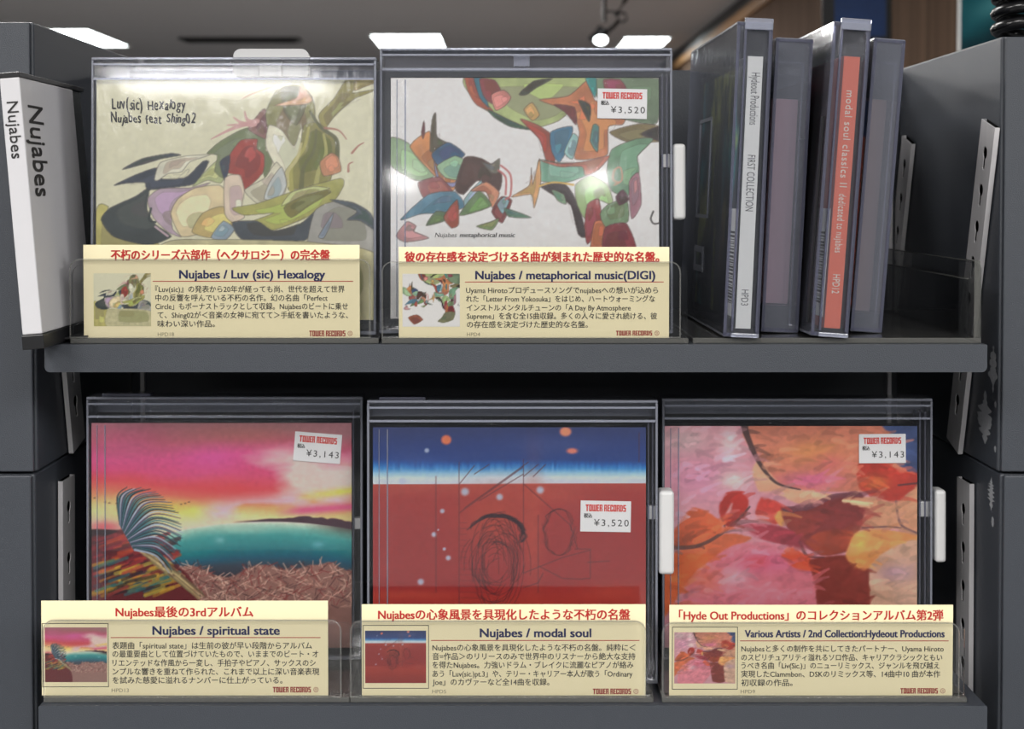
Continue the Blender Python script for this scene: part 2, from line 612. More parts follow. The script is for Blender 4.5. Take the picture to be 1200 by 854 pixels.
def art_ribbons():
    """Cream sleeve with flowing olive, slate, mauve and rust leaf shapes."""
    c = Canvas(330, 306, (222, 219, 190), 40, 42, .2930)
    c.grain(.02, 10, 5)
    P_ = lambda pts, rgb, s=1, ln=LINE, al=1.0: c.poly(pts, rgb, al, True, 1, ln, .13, s)
    P_([(40, 610), (90, 592), (70, 660), (160, 740), (300, 760), (300, 1080), (40, 1080)], (188, 180, 112), 2)
    P_([(60, 650), (95, 600), (200, 548), (255, 512), (245, 600), (275, 665), (345, 722), (250, 760), (110, 722)], (62, 68, 68), 3)
    P_([(145, 432), (225, 385), (340, 362), (382, 370), (300, 386), (220, 412)], (70, 76, 82), 4)
    P_([(112, 500), (200, 455), (285, 424), (290, 470), (400, 468), (470, 398), (495, 400), (445, 490), (370, 508), (250, 520), (235, 488), (160, 492)], (60, 66, 76), 5)
    P_([(275, 472), (300, 402), (400, 374), (500, 368), (420, 398), (385, 442), (330, 450), (290, 480)], (224, 221, 200), 6)
    P_([(248, 560), (300, 515), (420, 512), (500, 490), (380, 560), (345, 620), (350, 690), (385, 725), (330, 702), (272, 640)], (184, 164, 176), 7)
    P_([(342, 625), (370, 560), (440, 512), (540, 500), (570, 545), (545, 630), (470, 705), (385, 722)], (224, 207, 166), 8)
    P_([(428, 702), (470, 622), (550, 592), (610, 645), (560, 705), (500, 728)], (204, 182, 122), 9)
    P_([(430, 505), (500, 420), (545, 385), (575, 420), (545, 490), (490, 478)], (184, 192, 140), 10)
    P_([(488, 362), (545, 308), (650, 252), (735, 300), (725, 350), (760, 370), (725, 470), (700, 380), (640, 350), (590, 400), (560, 470), (520, 440), (530, 370)], (118, 128, 92), 11)
    P_([(562, 440), (578, 372), (625, 305), (690, 300), (690, 340), (720, 372), (714, 446), (650, 515), (625, 520), (618, 462)], (164, 72, 62), 12)
    P_([(540, 400), (580, 370), (575, 440), (560, 480)], (58, 66, 84), 13)
    P_([(655, 258), (690, 200), (722, 168), (752, 250), (735, 305)], (142, 104, 96), 14)
    for q in (((505, 300), (590, 255), (690, 222)), ((570, 240), (620, 238), (680, 235)), ((595, 205), (625, 228), (670, 238)), ((640, 180), (650, 215), (680, 230))):
        c.stroke(q, (4, 22), (206, 160, 156), .9)
    # broad overlapping leaf blades, right of the middle
    P_([(725, 190), (770, 90), (850, 66), (915, 120), (925, 220), (890, 330), (800, 420), (745, 300)], (140, 138, 92), 15)
    P_([(790, 78), (860, 78), (890, 150), (850, 240), (800, 180)], (112, 112, 84), 16)
    P_([(738, 240), (790, 260), (840, 330), (870, 250), (900, 330), (840, 420), (800, 520), (770, 430), (725, 330)], (226, 222, 198), 17)
    P_([(940, 195), (1000, 125), (1050, 45), (1110, 45), (1075, 100), (1180, 82), (1080, 128), (1005, 200), (985, 228), (960, 260)], (150, 142, 86), 18)
    P_([(1090, 45), (1190, 45), (1120, 75), (1085, 90)], (168, 150, 96), 19)
    P_([(880, 240), (940, 230), (1010, 300), (1020, 370), (1000, 410), (985, 480), (900, 505), (820, 520), (805, 440), (860, 370)], (136, 132, 78), 20)
    for i, (q, col) in enumerate(((((900, 250), (880, 340), (830, 420), (830, 520)), (178, 172, 100)), (((930, 260), (920, 350), (880, 420), (870, 510)), (104, 104, 66)),
                                  (((870, 320), (850, 390), (815, 440), (812, 500)), (200, 192, 140)), (((960, 280), (970, 360), (940, 440), (930, 500)), (180, 176, 112)),
                                  (((905, 180), (950, 250), (1010, 300), (1015, 380)), (92, 94, 64)))):
        c.stroke(q, (10, 20), col, .85)
    P_([(870, 60), (915, 130), (880, 150), (760, 155), (850, 120)], (220, 178, 142), 21)
    P_([(945, 400), (990, 360), (1020, 380), (1030, 440), (960, 460)], (196, 140, 104), 22)
    P_([(560, 620), (560, 470), (620, 455), (640, 520), (630, 590), (640, 640), (590, 660)], (222, 205, 184), 23)
    P_([(640, 520), (720, 470), (770, 400), (810, 470), (800, 540), (720, 590), (680, 570)], (214, 210, 186), 24)
    P_([(740, 490), (790, 420), (810, 500), (780, 560), (720, 560)], (190, 194, 190), 25)
    P_([(590, 600), (690, 580), (800, 540), (900, 505), (1030, 470), (1042, 500), (1000, 570), (880, 645), (740, 700), (650, 668), (760, 620), (640, 630)], (170, 168, 98), 26)
    P_([(800, 600), (850, 545), (950, 520), (990, 530), (900, 590), (830, 640)], (128, 122, 68), 27)
    P_([(790, 590), (830, 530), (920, 505), (985, 515), (880, 545)], (192, 198, 140), 28)
    P_([(590, 662), (690, 655), (760, 698), (870, 665), (930, 610), (910, 690), (880, 740), (640, 740)], (74, 80, 86), 29)
    P_([(895, 740), (925, 610), (1000, 570), (1090, 590), (1165, 680), (1170, 800), (900, 800)], (170, 168, 160), 30)
    P_([(985, 562), (1080, 575), (1150, 620), (1178, 700), (1110, 655), (1055, 650), (1095, 612)], (84, 92, 98), 31)
    P_([(505, 725), (555, 655), (600, 690), (560, 740)], (152, 168, 180), 32)
    P_([(940, 720), (1000, 620), (985, 680), (960, 730)], (140, 152, 164), 33)
    P_([(300, 760), (520, 735), (900, 745), (1180, 800), (1180, 1090), (300, 1090)], (196, 190, 150), 34)
    for q in (((965, 252), (1020, 262), (1052, 300)), ((1075, 360), (1100, 330), (1122, 316)), ((1060, 440), (1062, 410), (1078, 400))):
        c.stroke(q, (10, 4), (170, 120, 104), .9)
    c.stroke([(630, 125), (655, 110), (720, 85), (760, 70)], 5, (205, 170, 140), .9)
    c.stroke([(262, 600), (255, 650), (280, 660)], 9, (52, 58, 58), .9)
    c.stroke([(280, 680), (330, 720)], 9, (206, 180, 186), .9)
    c.grain(.03, 4, 9)
    return c


def art_forms():
    """White sleeve with two clusters of curved multicoloured forms."""
    c = Canvas(330, 296, (233, 231, 229), 25, 38, .2968)
    ln = (1.0, (60, 45, 40), .5)
    P_ = lambda pts, rgb, s=1, al=1.0: c.poly(pts, rgb, al, True, 1, ln, .16, s)
    # right-hand cluster
    P_([(335, 30), (860, 30), (830, 110), (720, 215), (590, 250), (490, 210), (390, 150)], (170, 182, 124), 1)
    P_([(330, 30), (372, 30), (392, 110), (450, 178), (380, 150), (345, 95)], (170, 88, 62), 2)
    P_([(366, 30), (398, 30), (415, 105), (430, 160), (392, 118)], (48, 104, 122), 3)
    P_([(392, 42), (455, 48), (480, 95), (445, 145), (408, 112)], (134, 62, 64), 4)
    P_([(440, 108), (492, 88), (522, 118), (500, 152), (458, 172)], (208, 134, 124), 5)
    P_([(555, 105), (615, 52), (695, 40), (625, 80), (585, 108)], (62, 66, 52), 6)
    P_([(428, 168), (520, 214), (605, 252), (520, 240), (450, 200)], (54, 82, 62), 7)
    P_([(575, 170), (610, 140), (640, 190), (610, 215)], (196, 160, 100), 8)
    P_([(640, 128), (760, 112), (850, 40), (868, 130), (1000, 170), (985, 230), (925, 240), (922, 352), (870, 372), (785, 372), (805, 262), (770, 170), (700, 152)], (188, 120, 82), 9)
    P_([(700, 148), (785, 160), (792, 232), (748, 182)], (104, 48, 48), 10)
    P_([(800, 130), (850, 150), (845, 220)], (60, 60, 44), 11)
    P_([(560, 208), (640, 236), (705, 290), (702, 392), (668, 382), (640, 292)], (150, 76, 60), 12)
    P_([(686, 262), (775, 238), (765, 312), (722, 388), (690, 342)], (74, 120, 148), 13)
    P_([(742, 345), (778, 268), (800, 290), (776, 374)], (150, 188, 184), 14)
    P_([(850, 300), (862, 232), (885, 240), (880, 345)], (92, 136, 130), 15)
    P_([(870, 40), (1130, 40), (1140, 130), (1120, 230), (960, 200), (880, 120)], (110, 128, 102), 16)
    P_([(830, 40), (875, 40), (870, 120)], (62, 140, 138), 17)
    P_([(905, 45), (975, 45), (1000, 90), (920, 100)], (140, 70, 78), 18)
    P_([(930, 262), (1050, 228), (1135, 238), (1140, 300), (1000, 302)], (122, 108, 72), 19)
    P_([(1060, 270), (1140, 238), (1145, 300)], (58, 44, 42), 20)
    P_([(938, 335), (1040, 290), (1112, 290), (1045, 362), (1052, 425), (1005, 525), (938, 505), (918, 432)], (110, 146, 116), 21)
    P_([(636, 378), (700, 385), (820, 402), (832, 442), (745, 470), (640, 462)], (122, 166, 142), 22)
    P_([(640, 378), (730, 392), (820, 385), (930, 360), (880, 420), (830, 442), (815, 405), (720, 405)], (184, 108, 88), 23)
    P_([(636, 480), (742, 474), (800, 560), (832, 692), (800, 684), (770, 565), (720, 535)], (58, 46, 46), 24)
    P_([(690, 500), (740, 520), (750, 560), (715, 545)], (120, 150, 118), 25)
    P_([(788, 482), (850, 442), (922, 480), (945, 565), (885, 545), (830, 620), (795, 560)], (162, 186, 132), 26)
    P_([(838, 560), (885, 540), (895, 640), (838, 725), (826, 650)], (152, 68, 68), 27)
    P_([(868, 632), (922, 640), (918, 760), (850, 760)], (186, 112, 76), 28)
    P_([(925, 560), (1000, 540), (1005, 632), (915, 655), (890, 600)], (116, 142, 106), 29)
    P_([(912, 655), (1000, 640), (1040, 760), (905, 760)], (126, 48, 54), 30)
    P_([(955, 530), (985, 500), (1010, 540), (970, 565)], (84, 48, 58), 31)
    P_([(1010, 470), (1050, 430), (1060, 560), (1020, 620)], (168, 120, 132), 32)
    P_([(850, 760), (1040, 760), (1000, 900), (820, 960), (700, 930), (780, 860)], (120, 120, 90), 33)
    # left-hand cluster
    P_([(25, 285), (100, 310), (205, 440), (130, 462), (25, 400)], (152, 176, 140), 40)
    P_([(104, 322), (185, 258), (200, 345), (296, 455), (280, 505), (196, 432)], (206, 142, 92), 41)
    P_([(152, 262), (162, 215), (166, 262), (158, 290)], (120, 70, 66), 42)
    P_([(188, 342), (195, 215), (210, 182), (215, 280), (268, 312), (240, 330)], (80, 72, 52), 43)
    P_([(194, 352), (262, 304), (332, 352), (300, 380), (222, 400)], (58, 90, 122), 44)
    P_([(205, 380), (230, 460), (290, 470), (340, 400), (330, 450), (280, 490), (215, 450)], (140, 140, 176), 45)
    P_([(215, 402), (290, 360), (342, 390), (312, 458), (250, 450)], (150, 182, 146), 46)
    P_([(330, 368), (402, 372), (482, 430), (472, 505), (385, 462), (325, 520), (290, 492)], (80, 56, 48), 47)
    P_([(400, 385), (440, 395), (475, 372), (470, 430), (440, 430)], (110, 106, 92), 48)
    P_([(138, 472), (230, 448), (292, 532), (172, 545)], (142, 82, 82), 49)
    P_([(66, 624), (180, 520), (290, 508), (332, 572), (230, 596), (150, 600)], (90, 130, 150), 50)
    P_([(328, 542), (402, 460), (375, 560), (345, 600)], (150, 182, 186), 51)
    P_([(355, 505), (420, 468), (474, 512), (445, 575), (420, 510)], (202, 142, 112), 52)
    P_([(308, 606), (388, 505), (442, 562), (400, 585)], (110, 136, 92), 53)
    P_([(172, 648), (212, 590), (275, 600), (250, 628)], (92, 112, 82), 54)
    P_([(244, 612), (300, 540), (306, 642), (275, 658)], (152, 78, 58), 55)
    P_([(442, 592), (480, 530), (526, 545), (486, 638)], (122, 60, 58), 56)
    P_([(465, 560), (492, 530), (515, 548), (488, 600)], (140, 176, 182), 57)
    P_([(48, 690), (92, 632), (130, 650), (120, 672), (182, 700), (85, 716)], (186, 142, 142), 58)
    P_([(524, 530), (598, 482), (606, 410), (612, 478), (640, 372), (645, 470), (618, 575), (606, 520)], (210, 162, 112), 59)
    P_([(495, 575), (606, 615), (515, 612)], (92, 128, 104), 60)
    P_([(380, 652), (440, 632), (474, 618), (444, 666)], (120, 140, 90), 61)
    P_([(130, 860), (300, 800), (420, 900), (250, 990)], (150, 90, 70), 62)
    for q in (((480, 400), (520, 440), (520, 520), (500, 540)), ((470, 420), (500, 450), (500, 520))):
        c.stroke(q, 8, (190, 112, 110), .9)
    c.stroke([(640, 485), (700, 470), (780, 480)], 8, (214, 176, 90), .9)
    c.stroke([(950, 480), (980, 460), (975, 410), (950, 420), (945, 460), (970, 470)], 6, (196, 138, 112), .9)
    c.stroke([(1110, 590), (1100, 620), (1112, 640), (1135, 638)], 7, (60, 56, 54), .9)
    c.grain(.03, 4, 9)
    return c


def art_lake():
    """A painted lake under a pink and yellow evening sky, palm-like fronds at the left."""
    c = Canvas(310, 290, (200, 90, 110), 42, 38, .2780)
    h, w_ = c.h, c.w
    yy = c.Y / c.k + c.oy
    xx = c.X / c.k + c.ox
    n1 = noise2(h, w_, 60, 11, 5, 1.6, .8)
    n2 = noise2(h, w_, 30, 12, 4, 2.2, .8)
    ys = yy + n1 * 50 + (xx - 500) * -.04
    st = [(38, (158, 112, 118)), (110, (178, 96, 112)), (190, (206, 92, 136)), (260, (206, 86, 124)), (320, (206, 84, 92)),
          (370, (216, 112, 96)), (420, (230, 178, 120)), (470, (238, 220, 160)), (530, (232, 214, 190))]
    for k in range(3):
        c.a[..., k] = np.interp(ys, [s[0] for s in st], [s[1][k] for s in st])
    for x, y, rx, ry, col, al in ((200, 130, 160, 90, (180, 96, 130), .45), (700, 90, 300, 50, (160, 110, 96), .5), (560, 200, 140, 60, (214, 100, 170), .5),
                                  (900, 200, 160, 70, (200, 92, 130), .4), (330, 430, 120, 30, (240, 190, 90), .7), (480, 450, 90, 30, (246, 226, 120), .7),
                                  (120, 440, 110, 60, (236, 206, 150), .75), (100, 520, 80, 30, (206, 70, 90), .7), (640, 345, 200, 35, (206, 70, 76), .5)):
        c.blob(x, y, rx, ry, col, al)
    cloud = np.clip((xx - 820 + (yy - 330) * -.9 + n2 * 160) / 160, 0, 1) * np.clip((430 - yy + n2 * 90) / 90, 0, 1) * np.clip((yy - 150 + n1 * 90) / 110, 0, 1)
    c.blend(cloud, (232, 222, 206), .85)
    cl2 = np.clip(n2 * 2.6 + .3, 0, 1) * np.exp(-((yy - 425 + (xx - 760) * .12) / 46) ** 2) * np.clip((xx - 480) / 100, 0, 1)
    c.blend(cl2, (224, 190, 206), .9)
    cl3 = np.clip(n1 * 3, 0, 1) * np.exp(-((yy - 392 + (xx - 900) * .18) / 22) ** 2) * np.clip((xx - 640) / 160, 0, 1)
    c.blend(cl3, (236, 208, 90), .85)
    c.blend(np.exp(-((yy - 438 + (xx - 1000) * .08) / 20) ** 2) * np.clip((xx - 820) / 120, 0, 1), (214, 84, 134), .85)
    c.blend(np.clip(-n2 * 3 - .6, 0, 1) * np.clip((xx - 760) / 200, 0, 1) * np.clip((yy - 190) / 60, 0, 1) * np.clip((450 - yy) / 40, 0, 1), (206, 100, 96), .7)
    # far hills, water
    hz = 492 + ((xx - 800) / 400) ** 2 * 46
    hill = np.clip((yy - (hz - 8 - np.clip((xx - 740) / 300, 0, 1) * (28 + 16 * noise2(h, w_, 14, 21, 3, 1, 50)))) / 6, 0, 1) * np.clip((xx - 640) / 100, 0, 1)
    c.blend(hill, (66, 40, 52))
    c.blend(np.clip((yy - (530 + n2 * 12)) / 8, 0, 1) * np.clip((230 - xx) / 60, 0, 1), (52, 36, 40))
    water = np.clip((yy - hz) / 5, 0, 1)
    ws = yy - hz + n2 * 14
    wst = [(0, (222, 226, 206)), (30, (140, 190, 176)), (70, (64, 150, 148)), (120, (44, 126, 132)), (165, (48, 96, 116)), (200, (66, 76, 88)), (250, (58, 58, 66)), (400, (46, 44, 50))]
    wc = np.stack([np.interp(ws, [s[0] for s in wst], [s[1][k] for s in wst]) for k in range(3)], -1)
    dk = np.clip((xx - 950) / 150, 0, 1)[..., None] * np.clip(1 - ws / 60, 0, 1)[..., None]
    wc = wc * (1 - dk * .6)
    c.a = c.a * (1 - water[..., None]) + wc * water[..., None]
    c.blob(590, 580, 22, 16, (150, 200, 200), .6)
    c.blob(1010, 600, 26, 16, (130, 190, 200), .6)
    c.blob(700, 530, 120, 22, (190, 214, 196), .45)
    # dry grass along the near shore
    rg = random.Random(5)
    shore = lambda x: 715 + 18 * math.sin(x * .011 + 1.2) + (26 if x > 1050 else 0) * -1 + 20 * math.sin(x * .023)
    pts = [(x, shore(x)) for x in range(380, 1181, 40)]
    c.poly([(300, 700)] + pts + [(1180, 1090), (300, 1090)], (150, 114, 106), 1, True, 2)
    for i in range(620):
        x = rg.uniform(350, 1170)
        y = rg.uniform(shore(x) + 4, 900)
        an = rg.uniform(-1.2, 1.2)
        ln = rg.uniform(30, 75)
        c.stroke([(x, y), (x + ln * math.sin(an), y - ln * abs(math.cos(an)) * .6)], rg.uniform(3, 5), rg.choice([(206, 168, 152), (160, 120, 108), (84, 58, 60), (222, 192, 174), (136, 66, 66)]), .75, False)
    # left mound and fronds
    c.poly([(30, 590), (120, 560), (190, 520), (250, 580), (330, 650), (470, 760), (520, 1080), (30, 1080)], (104, 46, 50), 1, True, 3)
    for i in range(230):
        t = i / 230
        x, y = 40 + rg.random() * 300, 580 + rg.random() * 260
        col = rg.choice([(170, 70, 70), (206, 170, 74), (58, 112, 116), (90, 40, 48), (176, 140, 60), (40, 40, 46)]) if y > 690 else rg.choice([(150, 56, 64), (190, 84, 60), (96, 42, 50), (60, 40, 44)])
        c.stroke([(x, y), (x + 80, y - 40 + 20 * rg.random())], (15, 5), col, .6, False)
    for i in range(60):
        x = 200 + rg.random() * 60
        c.stroke([(x + i * 3, 600 + i * 2.6), (x + 80 + i * 3.4, 640 + i * 3.6)], (9, 3), rg.choice([(200, 176, 130), (150, 140, 104), (92, 70, 60), (214, 196, 150)]), .6, False)
    for i in range(46):
        t = i / 45
        a = R(82 - 112 * t)
        ln = 165 + 85 * math.sin(PI * min(1, t * 1.1 + .1)) + 20 * rg.random()
        x0, y0 = 165 + 62 * t, 505 + 120 * t
        x1, y1 = x0 + ln * math.cos(a), y0 - ln * math.sin(a) * .95
        mx_, my_ = x0 + ln * .55 * math.cos(a + .25), y0 - ln * .6 * math.sin(a + .25)
        col = [(36, 52, 60), (66, 120, 128), (30, 34, 44), (176, 190, 206), (80, 70, 96), (48, 92, 104)][i % 6]
        c.stroke([(x0, y0), (mx_, my_), (x1, y1 + 26)], (11, 3), col, .92)
    for x, y in ((55, 385), (100, 404), (118, 408), (150, 410), (425, 414), (442, 410), (458, 404)):
        c.blob(x, y, 5, 3, (60, 50, 40), .9)
    c.grain(.05, 4, 9)
    return c


def art_bands():
    """Blue, white and red colour field with pencil lines and pale dots."""
    c = Canvas(324, 292, (150, 58, 56), 28, 36, .2910)
    h, w_ = c.h, c.w
    yy = c.Y / c.k + c.oy
    xx = c.X / c.k + c.ox
    n = noise2(h, w_, 50, 3, 5, 2, .7)
    n2 = noise2(h, w_, 8, 4, 3, .35, 4)
    st = [(36, (54, 62, 100)), (110, (50, 66, 116)), (170, (48, 70, 124)), (186, (46, 92, 156)), (205, (70, 134, 190)), (225, (150, 192, 216)),
          (245, (206, 220, 228)), (262, (204, 212, 222))]
    ys = yy + n * 10 + n2 * 14 * np.exp(-((yy - 196) / 18) ** 2)
    top = np.stack([np.interp(ys, [s[0] for s in st], [s[1][k] for s in st]) for k in range(3)], -1)
    red = np.stack([np.interp(yy + n * 40, [266, 330, 480, 690, 780, 1000], v) for v in ([168, 152, 146, 146, 164, 140], [78, 58, 52, 50, 62, 48], [68, 56, 52, 50, 52, 46])], -1)
    m = np.clip((yy - 266 - (xx - 1135) * -.004) / 3, 0, 1)[..., None]
    c.a = top * (1 - m) + red * m
    for x, y, rx, ry, col, al in ((220, 180, 120, 30, (80, 100, 160), .3), (760, 110, 200, 40, (86, 96, 140), .35), (520, 420, 140, 130, (176, 84, 62), .55),
                                  (680, 480, 40, 260, (176, 84, 66), .5), (760, 320, 160, 40, (180, 90, 76), .45), (160, 730, 220, 20, (184, 86, 66), .5),
                                  (1000, 720, 140, 40, (182, 84, 66), .5)):
        c.blob(x, y, rx, ry, col, al)
    c.blob(326, 88, 21, 20, (236, 126, 92), 1, 6)
    c.blob(811, 54, 24, 20, (236, 146, 116), 1, 6)
    c.blob(838, 134, 23, 12, (226, 134, 116), 1, 4)
    for x, y, r in ((247, 132, 10), (148, 258, 14), (402, 303, 17), (543, 325, 14), (708, 296, 16), (310, 383, 10), (276, 480, 11), (293, 461, 4), (318, 540, 7), (334, 577, 11), (222, 676, 14)):
        c.blob(x, y, r, r, (186, 196, 214), .9, 4)
    pk = (84, 44, 50)
    for x, y0, y1 in ((378, 180, 1000), (640, 170, 640), (700, 400, 720), (284, 240, 720), (1110, 60, 180)):
        c.stroke([(x, y0), (x, y1)], 3.6, pk, .65, False)
    for q in (((380, 390), (640, 200)), ((400, 370), (660, 180)), ((460, 340), (640, 230)), ((640, 270), (830, 440), (860, 540)), ((380, 270), (440, 195)), ((440, 230), (500, 190)),
              ((640, 240), (700, 190)), ((680, 240), (730, 190)), ((640, 640), (800, 575), (910, 545)), ((885, 665), (800, 662), (700, 610)), ((850, 540), (912, 540), (912, 662), (885, 662)), ((640, 700), (700, 680), (720, 640)),
              ((900, 595), (990, 590))):
        c.stroke(q, 3.6, pk, .75, False)
    for y in range(430, 780, 24):
        c.stroke([(378, y), (410 + 80 * (y > 620), y + 2)], 2.5, pk, .5, False)
    rg = random.Random(8)
    for i in range(120):   # loose scribbled loops of pencil
        t = rg.uniform(0, 2 * PI)
        cx, cy, a, b = 530 + rg.gauss(0, 18), 600 + rg.gauss(0, 30), 110 * rg.uniform(.4, 1.), 190 * rg.uniform(.45, 1.)
        c.stroke([(cx + a * math.cos(t + k * .32), cy + b * math.sin(t + k * .32)) for k in range(4)], 3, (58, 26, 32), .5)
    for i in range(46):
        t = rg.uniform(3.4, 6.1)
        c.stroke([(530 + (110 + 6 * rg.gauss(0, 1)) * math.cos(t + k * .3), 480 + 80 * math.sin(t + k * .3) * rg.uniform(.9, 1.1)) for k in range(4)], 5, (46, 22, 32), .55)
    for i in range(40):
        t = rg.uniform(0, 2 * PI)
        c.stroke([(785 + 76 * rg.uniform(.6, 1) * math.cos(t + k * .3), 470 + 96 * math.sin(t + k * .3)) for k in range(4)], 2.8, (74, 30, 36), .45)
    c.grain(.04, 4, 9)
    return c


def art_brush():
    """Abstract painting in pink, salmon, orange and maroon brush strokes."""
    c = Canvas(304, 290, (206, 150, 160), 36, 34, .2880)
    n = noise2(c.h, c.w, 26, 5, 4, 1.5, .8)
    G = lambda pts, rgb, al=1.0, s=1, soft=3: c.poly(pts, rgb, al, True, soft, None, .16, s)
    c.blob(110, 100, 120, 70, (196, 172, 172), .8)
    c.blob(300, 120, 36, 90, (226, 206, 204), .8)
    c.blob(180, 270, 140, 90, (204, 142, 168), .8)
    c.blob(320, 280, 60, 40, (232, 214, 204), .8)
    G([(380, 30), (1100, 30), (1100, 320), (840, 330), (640, 330), (510, 295), (430, 190)], (200, 128, 106), 1, 2)
    c.blob(640, 150, 130, 50, (210, 146, 98), .8)
    c.blob(640, 280, 120, 34, (208, 112, 150), .85)
    c.blob(500, 90, 80, 60, (192, 126, 108), .6)
    c.blob(720, 200, 60, 40, (204, 110, 116), .6)
    G([(940, 30), (1110, 30), (1110, 260), (1060, 240), (1000, 200), (1030, 120)], (66, 80, 118), 1, 3)
    G([(840, 210), (920, 185), (1010, 230), (1095, 250), (1080, 310), (1030, 360), (980, 380), (850, 320)], (184, 68, 56), 1, 4)
    c.blob(910, 290, 50, 30, (218, 150, 80), .7)
    G([(430, 190), (520, 300), (640, 330), (740, 345), (720, 385), (600, 390), (500, 340), (430, 330), (400, 240)], (222, 168, 140), 1, 5)
    G([(40, 590), (90, 480), (150, 405), (210, 420), (270, 470), (265, 540), (180, 580)], (196, 96, 62), 1, 6)
    G([(262, 400), (290, 340), (345, 330), (385, 370), (370, 440), (300, 490), (270, 450)], (162, 50, 42), 1, 7)
    G([(290, 430), (320, 372), (312, 420), (285, 455)], (214, 160, 160), 1, 8)
    G([(415, 440), (440, 355), (520, 390), (540, 440), (500, 480)], (188, 70, 62), 1, 9)
    c.blob(450, 450, 36, 20, (226, 138, 124), .8)
    G([(490, 440), (530, 412), (540, 460), (520, 490)], (224, 162, 100), 1, 10)
    G([(520, 400), (620, 410), (740, 350), (850, 335), (880, 400), (850, 500), (800, 600), (690, 620), (600, 560), (540, 480)], (122, 52, 50), 1, 11)
    G([(540, 440), (640, 420), (660, 500), (600, 540), (550, 490)], (144, 62, 54), 1, 12)
    c.stroke([(540, 412), (640, 400), (740, 352), (850, 345)], (26, 18), (104, 62, 72), .8)
    G([(620, 560), (690, 510), (820, 510), (810, 590), (700, 620)], (150, 66, 46), 1, 13)
    G([(350, 480), (480, 480), (570, 510), (620, 590), (560, 580), (420, 540)], (156, 60, 72), 1, 14)
    G([(30, 640), (150, 575), (290, 520), (400, 540), (300, 600), (180, 680), (100, 790), (30, 900)], (198, 104, 70), 1, 15)
    G([(110, 800), (230, 640), (330, 570), (460, 560), (580, 620), (680, 720), (690, 800), (500, 1060), (110, 1060)], (216, 130, 142), 1, 16)
    c.blob(330, 720, 60, 40, (230, 190, 200), .8)
    c.blob(460, 650, 120, 50, (216, 116, 150), .7)
    c.blob(420, 650, 50, 26, (206, 90, 96), .7)
    c.blob(200, 730, 60, 60, (206, 112, 84), .6)
    G([(560, 580), (640, 630), (680, 680), (600, 690), (520, 630)], (206, 92, 70), 1, 17)
    G([(640, 640), (800, 620), (910, 690), (910, 1000), (700, 1000), (660, 740)], (126, 58, 52), 1, 18)
    G([(775, 370), (900, 355), (1000, 380), (1095, 310), (1100, 530), (1000, 500), (860, 495), (870, 410)], (210, 156, 126), 1, 19)
    G([(790, 620), (830, 520), (920, 500), (1100, 530), (1100, 600), (960, 610), (900, 680), (830, 680)], (222, 152, 98), 1, 20)
    c.blob(850, 560, 30, 50, (240, 196, 110), .8)
    G([(890, 680), (960, 600), (1100, 560), (1100, 1000), (915, 1000)], (206, 166, 144), 1, 21)
    c.blob(1000, 700, 80, 40, (184, 150, 164), .8)
    bk = (70, 52, 52)
    c.stroke([(368, 30), (380, 80), (430, 200), (500, 290), (600, 322)], (30, 6), bk, .9)
    c.stroke([(60, 585), (170, 578), (260, 530), (340, 460), (390, 400)], (20, 8), bk, .75)
    c.stroke([(290, 500), (275, 455)], 8, bk, .7)
    c.stroke([(600, 560), (630, 620), (700, 630)], (14, 8), (90, 50, 54), .7)
    c.stroke([(1000, 375), (1010, 450), (1030, 490), (1090, 520)], 10, (100, 72, 78), .8)
    c.stroke([(860, 495), (960, 490), (1020, 495)], 8, (100, 72, 78), .8)
    c.stroke([(1010, 302), (1095, 292)], 8, (70, 50, 56), .8)
    c.stroke([(780, 372), (900, 384)], 10, (236, 200, 160), .9)
    rg = random.Random(3)
    for i in range(620):
        x, y = rg.uniform(40, 1090), rg.uniform(40, 900)
        ix, iy = int((x - c.ox) * c.k), int((y - c.oy) * c.k)
        if 0 <= ix < c.w and 0 <= iy < c.h:
            col = np.clip(c.a[iy, ix] * rg.uniform(.8, 1.22), 0, 255)
            an = rg.uniform(-.8, .5)
            ln = rg.uniform(20, 90)
            c.stroke([(x, y), (x + ln * .5 * math.cos(an), y + ln * .5 * math.sin(an) - 4), (x + ln * math.cos(an), y + ln * math.sin(an))], (24, 9), col, .5)
    c.a = np.clip(c.a * (1 + .05 * n[..., None]), 0, 255)
    c.grain(.04, 4, 9)
    return c


ART = {'ribbons': art_ribbons(), 'forms': art_forms(), 'lake': art_lake(), 'bands': art_bands(), 'brush': art_brush()}

# ------------------------------------------------------------------ setting: the shop around the shelf
struct(bxs('floor', [(-8, 8, -8, 15, -.05, 0)], M['floor']))
struct(bxs('ceiling', [(-8, 8, -8, 15, CEIL, CEIL + .05)], M['ceiling']))
struct(bxs('wall_back', [(-8, 1.7, 15, 15.1, 0, CEIL)], M['ceiling']))
WX = 1.62
struct(bxs('wall_right', [(WX, WX + .1, 5.35, 15, 0, CEIL - .16), (WX, WX + .1, 1, 4.1, 0, CEIL)], M['wood']))
struct(bxs('wall_right_pale', [(WX - .01, WX + .1, 4.1, 5.35, 0, CEIL)], M['wood_pale']))
struct(bxs('trim_1', [(WX - .03, WX + .1, 5.35, 15, CEIL - .16, CEIL - .09)], M['wood_trim']))
struct(bxs('trim_2', [(WX - .015, WX + .1, 5.35, 15, CEIL - .09, CEIL)], M['fixture']))


